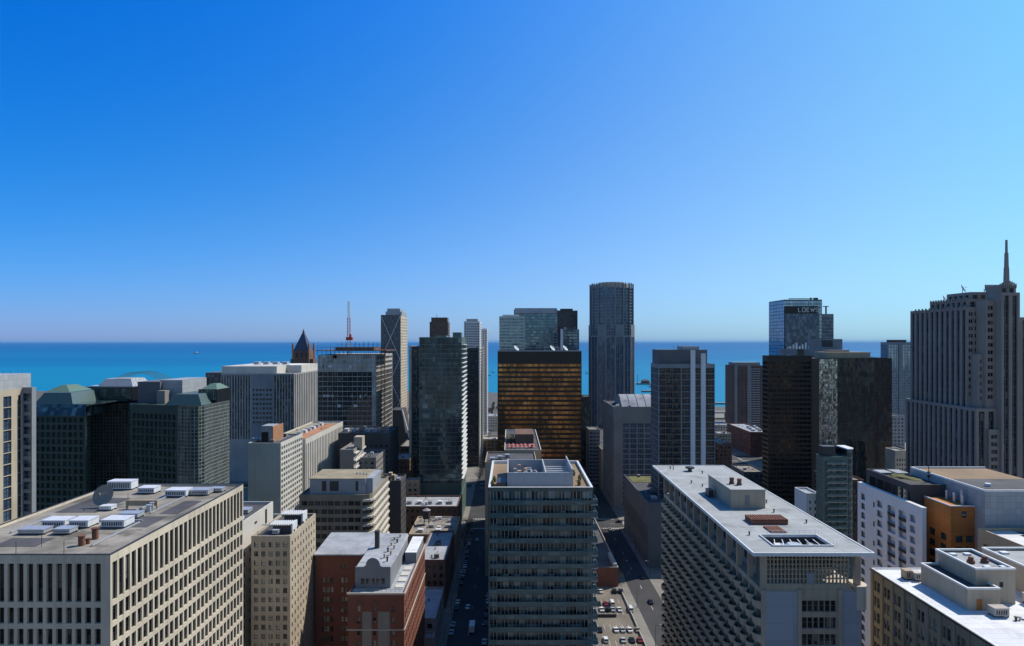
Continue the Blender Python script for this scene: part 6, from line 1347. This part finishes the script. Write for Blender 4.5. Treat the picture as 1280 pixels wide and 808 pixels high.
# unseen city blocks added behind the camera to reflect in the glass fronts
for k, (xa, xb, ya, yb, z, mt) in enumerate(((-330, -250, -150, -90, 120, 'brick_tan'), (-230, -160, -190, -120, 95, 'stone_buff'), (-140, -70, -150, -80, 150, 'stone_light'), (-55, 0, -210, -150, 88, 'concrete_cream'), (10, 75, -160, -95, 118, 'brick_tan'), (95, 160, -190, -120, 160, 'stone_buff'), (180, 260, -150, -80, 100, 'stone_light'), (280, 360, -190, -110, 140, 'concrete_cream'))):
    bb = Building('mirrored_block', 'unseen masonry block added behind the viewpoint for glass reflections', ((xa + xb) / 2, (ya + yb) / 2), group='blocks behind the viewpoint'); w = MB()
    bb.auto(w, (xb, yb), (xa, yb), 0, z, bay=4, ww=.5, fl=3.8, wh=.55, top=2, g='glass_dark', f='grey_frame', fw=0)
    for p, q in (((xa, ya), (xb, ya)), ((xb, ya), (xb, yb)), ((xa, yb), (xa, ya))): bb.facade(w, p, q, 0, z, [], [])
    w.face([(xa, ya, z), (xb, ya, z), (xb, yb, z), (xa, yb, z)]); bb.part('wall', w, mt)
    bb.wins = {k_: v for k_, v in bb.wins.items()}; bb.flush(0)

# ------------------------------------------------------------------ cars
def extr(m, prof, y0, y1, mi=0):                     # side profile (x, z) swept across the car's width
    n = len(prof); i = len(m.v); m.v += [(p[0], y0, p[1]) for p in prof] + [(p[0], y1, p[1]) for p in prof]
    m.f.append(tuple(i + k for k in range(n))); m.m.append(mi); m.f.append(tuple(i + 2 * n - 1 - k for k in range(n))); m.m.append(mi)
    for k in range(n): q = (k + 1) % n; m.f.append((i + q, i + k, i + n + k, i + n + q)); m.m.append(mi)
CARM = {}
def car_meshes(kind):
    if kind in CARM: return CARM[kind]
    b = MB(); g_ = MB(); L = dict(sedan=4.7, suv=4.8, van=5.6)[kind] / 2; Wd = .92
    if kind == 'sedan': body = [(-L, .35), (L, .35), (L, .62), (L - .15, .78), (L - 1.25, .92), (-L + .95, .95), (-L + .05, .88)]; cab = [(L - 1.35, .9), (L - 2.1, 1.42), (-L + 1.6, 1.44), (-L + .8, .92)]; top = 1.46
    elif kind == 'suv': body = [(-L, .4), (L, .4), (L, .8), (L - .12, 1.0), (L - 1.2, 1.1), (-L + .1, 1.12)]; cab = [(L - 1.25, 1.08), (L - 1.9, 1.68), (-L + .5, 1.7), (-L + .12, 1.1)]; top = 1.72
    else: body = [(-L, .4), (L, .4), (L, .95), (L - .2, 1.15), (L - .9, 1.3), (-L + .02, 1.3)]; cab = [(L - .9, 1.28), (L - 1.5, 2.1), (-L + .1, 2.12), (-L + .03, 1.28)]; top = 2.14
    extr(b, body, -Wd, Wd); extr(g_, cab, -Wd + .1, Wd - .1)
    b.face([(cab[1][0] - .08, -Wd + .14, top), (cab[1][0] - .08, Wd - .14, top), (cab[2][0] + .06, Wd - .14, top + .01), (cab[2][0] + .06, -Wd + .14, top + .01)][::-1])
    for x in (cab[1][0] - .05, (cab[1][0] + cab[2][0]) / 2, cab[2][0] + .05): b.box(x - .05, -Wd + .085, body[-2][1] - .05, x + .05, Wd - .085, top - .01)
    w_ = MB(); n = 14
    for k in range(n):
        t0, t1 = 2 * math.pi * k / n, 2 * math.pi * (k + 1) / n; P = lambda t, y: (.33 * math.cos(t), y, .33 * math.sin(t))
        w_.face([P(t0, -.11), P(t1, -.11), P(t1, .11), P(t0, .11)][::-1])
    w_.face([(.33 * math.cos(2 * math.pi * k / n), -.11, .33 * math.sin(2 * math.pi * k / n)) for k in range(n)]); w_.face([(.33 * math.cos(2 * math.pi * k / n), .11, .33 * math.sin(2 * math.pi * k / n)) for k in reversed(range(n))])
    CARM[kind] = (b, g_, w_, L); return CARM[kind]
CMESH = {}
def car(x, y, rz, col, kind, label, group, z=.18):
    b, g_, w_, L = car_meshes(kind)
    if (kind, col) not in CMESH: CMESH[(kind, col)] = (b.mesh('body', ['car_' + col]), g_.mesh('windows', ['car_glass']), w_.mesh('wheel', ['rubber']))
    mb, mg, mw = CMESH[(kind, col)]
    r = bpy.data.objects.new('parked_car' if kind != 'van' else 'van', None); COL.objects.link(r); r.location = (x, y, z); r.rotation_euler = (0, 0, rz); r['label'] = label; r['category'] = 'car' if kind != 'van' else 'van'; r['group'] = group
    for nm, me, loc in [('body', mb, (0, 0, 0)), ('windows', mg, (0, 0, 0))] + [('wheel', mw, (sx * (L - .85), sy * .82, .33)) for sx in (-1, 1) for sy in (-1, 1)]:
        o = bpy.data.objects.new(nm, me); COL.objects.link(o); o.parent = r; o.location = loc
NAMES = ['white', 'silver', 'black', 'grey', 'navy', 'red', 'tan', 'blue']
up = math.pi / 2
# parking lot, rows read from the photograph
for row, Y, lst in (('front', 276, [(750, 'black', 'sedan'), (770, 'white', 'sedan'), (778, 'silver', 'sedan'), (787, 'white', 'sedan'), (797, 'tan', 'sedan'), (741, 'white', 'suv')]),
                    ('second', 297, [(752, 'white', 'sedan'), (759, 'black', 'suv'), (766, 'silver', 'sedan'), (774, 'white', 'sedan'), (788, 'white', 'van')]),
                    ('third', 311, [(757, 'red', 'sedan'), (765, 'white', 'van'), (748, 'black', 'sedan')]),
                    ('near', 266.5, [(745, 'grey', 'sedan'), (757, 'white', 'suv'), (779, 'silver', 'sedan'), (790, 'black', 'sedan'), (800, 'red', 'sedan')]),
                    ('back', 318.5, [(747, 'grey', 'sedan'), (768, 'black', 'suv'), (776, 'navy', 'suv'), (751, 'white', 'sedan')])):
    for k, (px, cl, kd) in enumerate(lst):
        Y_ = Y if row != 'third' else 303.5
        car(PX(px, Y_), Y_, up + rg.uniform(-.06, .06), cl, kd, '%s %s %s in the %s row of the parking lot' % (cl, {'suv': 'off-roader', 'sedan': 'car', 'van': 'van'}[kd], ('first from the left', 'second from the left', 'third from the left', 'fourth from the left', 'fifth from the left', 'last')[sorted(p for p, _, _ in lst).index(px)], row), 'cars in the parking lot', .17)
k = 0
for side, x in (('left', -25.2), ('right', -10.8)):
    for Y in range(258, 428, 8):
        if rg.random() < .28: continue
        cl = rg.choice(NAMES[:5] + NAMES[:3]); kd = rg.choice(('sedan', 'sedan', 'suv')); nth = (Y - 258) // 8 + 1
        car(x, Y + rg.uniform(-1, 1), up, cl, kd, '%s car at the %s kerb of the left street, kerb place %d' % (cl, side, nth), 'cars along the left street', .012)
for x, Y, cl, lab in ((-20, 300, 'white', 'white car driving away in the middle of the shaded left street'), (-15, 385, 'black', 'black car driving in the left street near the glass tower'), (-21, 402, 'silver', 'silver car driving in the left street before the crossing'), (67, 306, 'navy', 'dark blue car alone on the sunlit part of the right street'), (69.5, 338, 'black', 'black car in the shaded part of the right street'), (70.8, 372, 'grey', 'grey car beside the long dark hall on the right street'), (66, 424, 'silver', 'silver car waiting at the crossing of the right street')):
    car(x, Y, up, cl, 'sedan', lab, 'moving cars', .012)
for k in range(16):
    x, Y = -200 + k * 31 + rg.uniform(-8, 8), 436 + (k % 2) * 6
    if -40 < x < 90: car(x, Y, 0, NAMES[k % 5], 'sedan', '%s car on the cross street, number %d from the left' % (NAMES[k % 5], k), 'cars on the cross street', .014)
tr = thing('box_truck', 'white box truck in the shaded left street, near the bottom edge', 'truck', (PX(590, 276), 276, .012))
m = MB(); m.box(tr.location.x - 1.2, 273, .85, tr.location.x + 1.2, 279, 3.5); m.obj('cargo_box', 'white_metal', tr)
m = MB(); x = tr.location.x; i = len(m.v); m.frustum([(x - 1.1, 279.1), (x + 1.1, 279.1), (x + 1.1, 281.4), (x - 1.1, 281.4)], .6, [(x - 1.0, 279.1), (x + 1.0, 279.1), (x + 1.0, 280.7), (x - 1.0, 280.7)], 2.6); m.obj('cab', 'white_metal', tr)
m = MB(); m.box(x - .9, 273.2, .5, x + .9, 281, .85); m.obj('chassis', 'dark_metal', tr)
for sx in (-1, 1):
    for yy in (274.5, 280):
        m = MB(); m.bar((x + sx * 1.15, yy, .46), (x + sx * .8, yy, .46), .45, 0, 12); m.obj('wheel', 'rubber', tr)

lamp_me = None
for k in range(22):
    side, row = k % 2, k // 2; Y = 262 + row * 30; x = (-26.8, -9.2)[side]
    if k >= 12: Y = 262 + (k - 12) // 2 * 38; x = (59.4, 73.6)[side]
    if lamp_me is None:
        m = MB(); m.bar((0, 0, 0), (0, 0, 8.6), (.11, .07), 0, 8); m.cyl(0, 0, 0, .5, .22, .16, 8); pole = m.mesh('pole', ['dark_metal'])
        m = MB(); m.bar((0, 0, 8.5), (1.9, 0, 9.0), .05, 0, 6); arm = m.mesh('arm', ['dark_metal'])
        m = MB(); m.box(1.6, -.16, 8.9, 2.4, .16, 9.06); m.box(1.7, -.12, 8.84, 2.3, .12, 8.9, 1); lamp_me = m.mesh('lamp_head', ['galvanised', 'white_metal'])
    o = bpy.data.objects.new('street_lamp', None); COL.objects.link(o); o.location = (x, Y, .13); o.rotation_euler = (0, 0, 0 if side == 0 else math.pi)
    o['label'] = 'street lamp on the %s kerb of the %s street, number %d from the near end' % (('left', 'right')[side], 'left' if k < 12 else 'right', (row if k < 12 else (k - 12) // 2) + 1); o['category'] = 'street lamp'; o['group'] = 'street lamps'
    for nm, me in (('pole', pole), ('arm', arm), ('lamp_head', lamp_me)):
        c = bpy.data.objects.new(nm, me); COL.objects.link(c); c.parent = o
# ------------------------------------------------------------------ bare trees: streets, lakefront park
def bare_tree(m, x, y, h, r):
    m.bar((x, y, .1), (x, y, h * .45), (.2, .14), 0, 6)
    for k in range(9):
        t, e = r.uniform(0, 6.28), r.uniform(.25, .5) * h; z0 = h * r.uniform(.3, .5); q = (x + math.cos(t) * e * .8, y + math.sin(t) * e * .8, z0 + e)
        m.bar((x, y, z0), q, (.09, .03), 0, 4)
        for j in range(7):
            t2 = t + r.uniform(-1.3, 1.3); f = r.uniform(.35, 1); c = (x + (q[0] - x) * f, y + (q[1] - y) * f, z0 + e * f); e2 = r.uniform(.1, .2) * h
            d = (c[0] + math.cos(t2) * e2, c[1] + math.sin(t2) * e2, c[2] + e2 * r.uniform(.4, 1.1)); m.bar(c, d, (.045, .015), 0, 3)
            for u in range(3): t3 = r.uniform(0, 6.28); m.bar(d, (d[0] + math.cos(t3) * e2 * .5, d[1] + math.sin(t3) * e2 * .5, d[2] + e2 * .5), (.03, .012), 1, 3)
protos = []
for v in range(4):
    m = MB(); bare_tree(m, 0, 0, 9, random.Random(v)); protos.append(m.mesh('tree', ['bark', 'twigs']))
tl = [(-28, Y, 'left') for Y in range(380, 428, 9)] + [(-8, Y, 'right') for Y in range(466, 540, 12)] + [(-27.5, Y, 'left') for Y in range(566, 660, 14)] + [(57.6 + 1, Y, 'lot side') for Y in range(330, 420, 15)]
for k, (x, Y, sd_) in enumerate(tl):
    o = bpy.data.objects.new('street_tree', protos[k % 4]); COL.objects.link(o); o.location = (x, Y, .05); o.rotation_euler = (0, 0, k * 1.7); s_ = .8 + (k % 5) * .08; o.scale = (s_,) * 3
    tag(o, 'bare street tree on the %s pavement, %s' % (sd_, 'number %d counting away from the camera' % (k + 1)), 'tree', 'bare street trees')
wd = MB(); r2 = random.Random(8)
for k in range(420):
    x, Y = r2.uniform(-140, 330), r2.uniform(1050, 1190 if k % 2 else 1240); h = r2.uniform(7, 13); n = 7
    wd.bar((x, Y, 0), (x, Y, h * .5), .25, 0, 4)
    for j in range(14):
        t, e, rr = r2.uniform(0, 6.28), r2.uniform(.35, 1) * h, r2.uniform(0, .32) * h; cx_, cy_ = x + math.cos(t) * rr, Y + math.sin(t) * rr; s_ = r2.uniform(.6, 1.5)
        wd.face([(cx_ - s_, cy_ + r2.uniform(-1, 1), e - s_), (cx_ + s_, cy_ + r2.uniform(-1, 1), e - s_ * .6), (cx_ + s_ * .4, cy_, e + s_)], 1)
wo_ = wd.obj('lakefront_trees', ['bark', 'twigs'], None, 'stuff'); wo_['label'] = 'brown leafless trees massed along the lakefront'; wo_['category'] = 'trees'

# ------------------------------------------------------------------ harbour pier, ship, sailing boats
pr = thing('pier', 'long dark pier with low sheds reaching into the lake right of the tallest tower', 'pier', (420, 1900, 0))
m = MB(); m.box(375, 1880, -3, 500, 1905, 2.4); m.box(388, 1780, -3, 470, 1792, 2.2); m.box(330, 1600, -3, 470, 1614, 2); m.obj('deck', 'stone_grey', pr)
for k, (x, wv, h_) in enumerate(((388, 22, 8), (418, 34, 6), (458, 30, 7))):
    m = MB(); m.box(x, 1884, 2.4, x + wv, 1900, h_); m.frustum([(x - 1, 1883), (x + wv + 1, 1883), (x + wv + 1, 1901), (x - 1, 1901)], h_, [(x + 4, 1891), (x + wv - 4, 1891), (x + wv - 4, 1893), (x + 4, 1893)], h_ + 5, 1); m.obj('shed', ['brick_brown', 'dark_roof'], pr)
m = MB(); m.bar((376, 1890, 2), (376, 1890, 26), 1.0); m.cyl(376, 1890, 26, 29, 2.2, .4, 8); m.obj('light_tower', 'concrete_grey', pr)
sh = thing('ship', 'small white ship far out on the open lake at left', 'ship', (PX(245, 6600), 6600, -2))
sxx = sh.location.x
m = MB(); m.frustum([(sxx - 24, 6592), (sxx + 20, 6592), (sxx + 27, 6600), (sxx + 20, 6608), (sxx - 24, 6608)], -2, [(sxx - 26, 6590), (sxx + 24, 6590), (sxx + 34, 6600), (sxx + 24, 6610), (sxx - 26, 6610)], 6); m.obj('hull', 'stone_light', sh)
m = MB(); m.box(sxx - 16, 6594, 6, sxx + 14, 6606, 13); m.box(sxx - 8, 6595, 13, sxx + 6, 6605, 18); m.obj('deckhouse', 'white_metal', sh)
m = MB(); m.bar((sxx - 2, 6600, 18), (sxx - 2, 6600, 27), .8); m.obj('mast', 'dark_metal', sh)
for px, py in ((603, 452), (611, 470), (616, 466), (733, 467)):
    Y = 127 * 800 / (py - 427); x = PX(px, Y); b_ = thing('sailing_boat', {603: 'dark sailing boat farthest out beyond the left street gap', 611: 'dark sailing boat left of its nearby twin beyond the left street gap', 616: 'dark sailing boat right of its nearby twin beyond the left street gap', 733: 'dark sailing boat right of the amber banded tower'}[px], 'boat', (x, Y, -2), 'sailing boats on the lake')
    m = MB(); m.frustum([(x - 5, Y - 1.4), (x + 5, Y - 1.4), (x + 7, Y), (x + 5, Y + 1.4), (x - 5, Y + 1.4)], -2, [(x - 6, Y - 2), (x + 6, Y - 2), (x + 9, Y), (x + 6, Y + 2), (x - 6, Y + 2)], .2); m.obj('hull', 'dark_wall', b_)
    m = MB(); m.bar((x, Y, 0), (x, Y, 15), .25); m.bar((x, Y, 2), (x - 5, Y, 2), .2); m.obj('mast', 'slab_dark', b_)

# ------------------------------------------------------------------ thin lake air that softens the horizon
hm = bpy.data.materials.new('haze'); hm.use_nodes = True; hn = hm.node_tree; hn.nodes.clear()
pvn = hn.nodes.new('ShaderNodeVolumePrincipled'); pvn.inputs['Color'].default_value = (.3, .62, 1, 1); pvn.inputs['Density'].default_value = 1.0e-5
ho_ = hn.nodes.new('ShaderNodeOutputMaterial'); hn.links.new(pvn.outputs[0], ho_.inputs['Volume']); M['haze'] = hm
hb = MB(); hb.box(-91000, -1600, -5, 91000, 121000, 215); hz = hb.obj('haze', 'haze', None, 'stuff'); hz['label'] = 'thin pale blue air softening the lake horizon'; hz['category'] = 'haze'
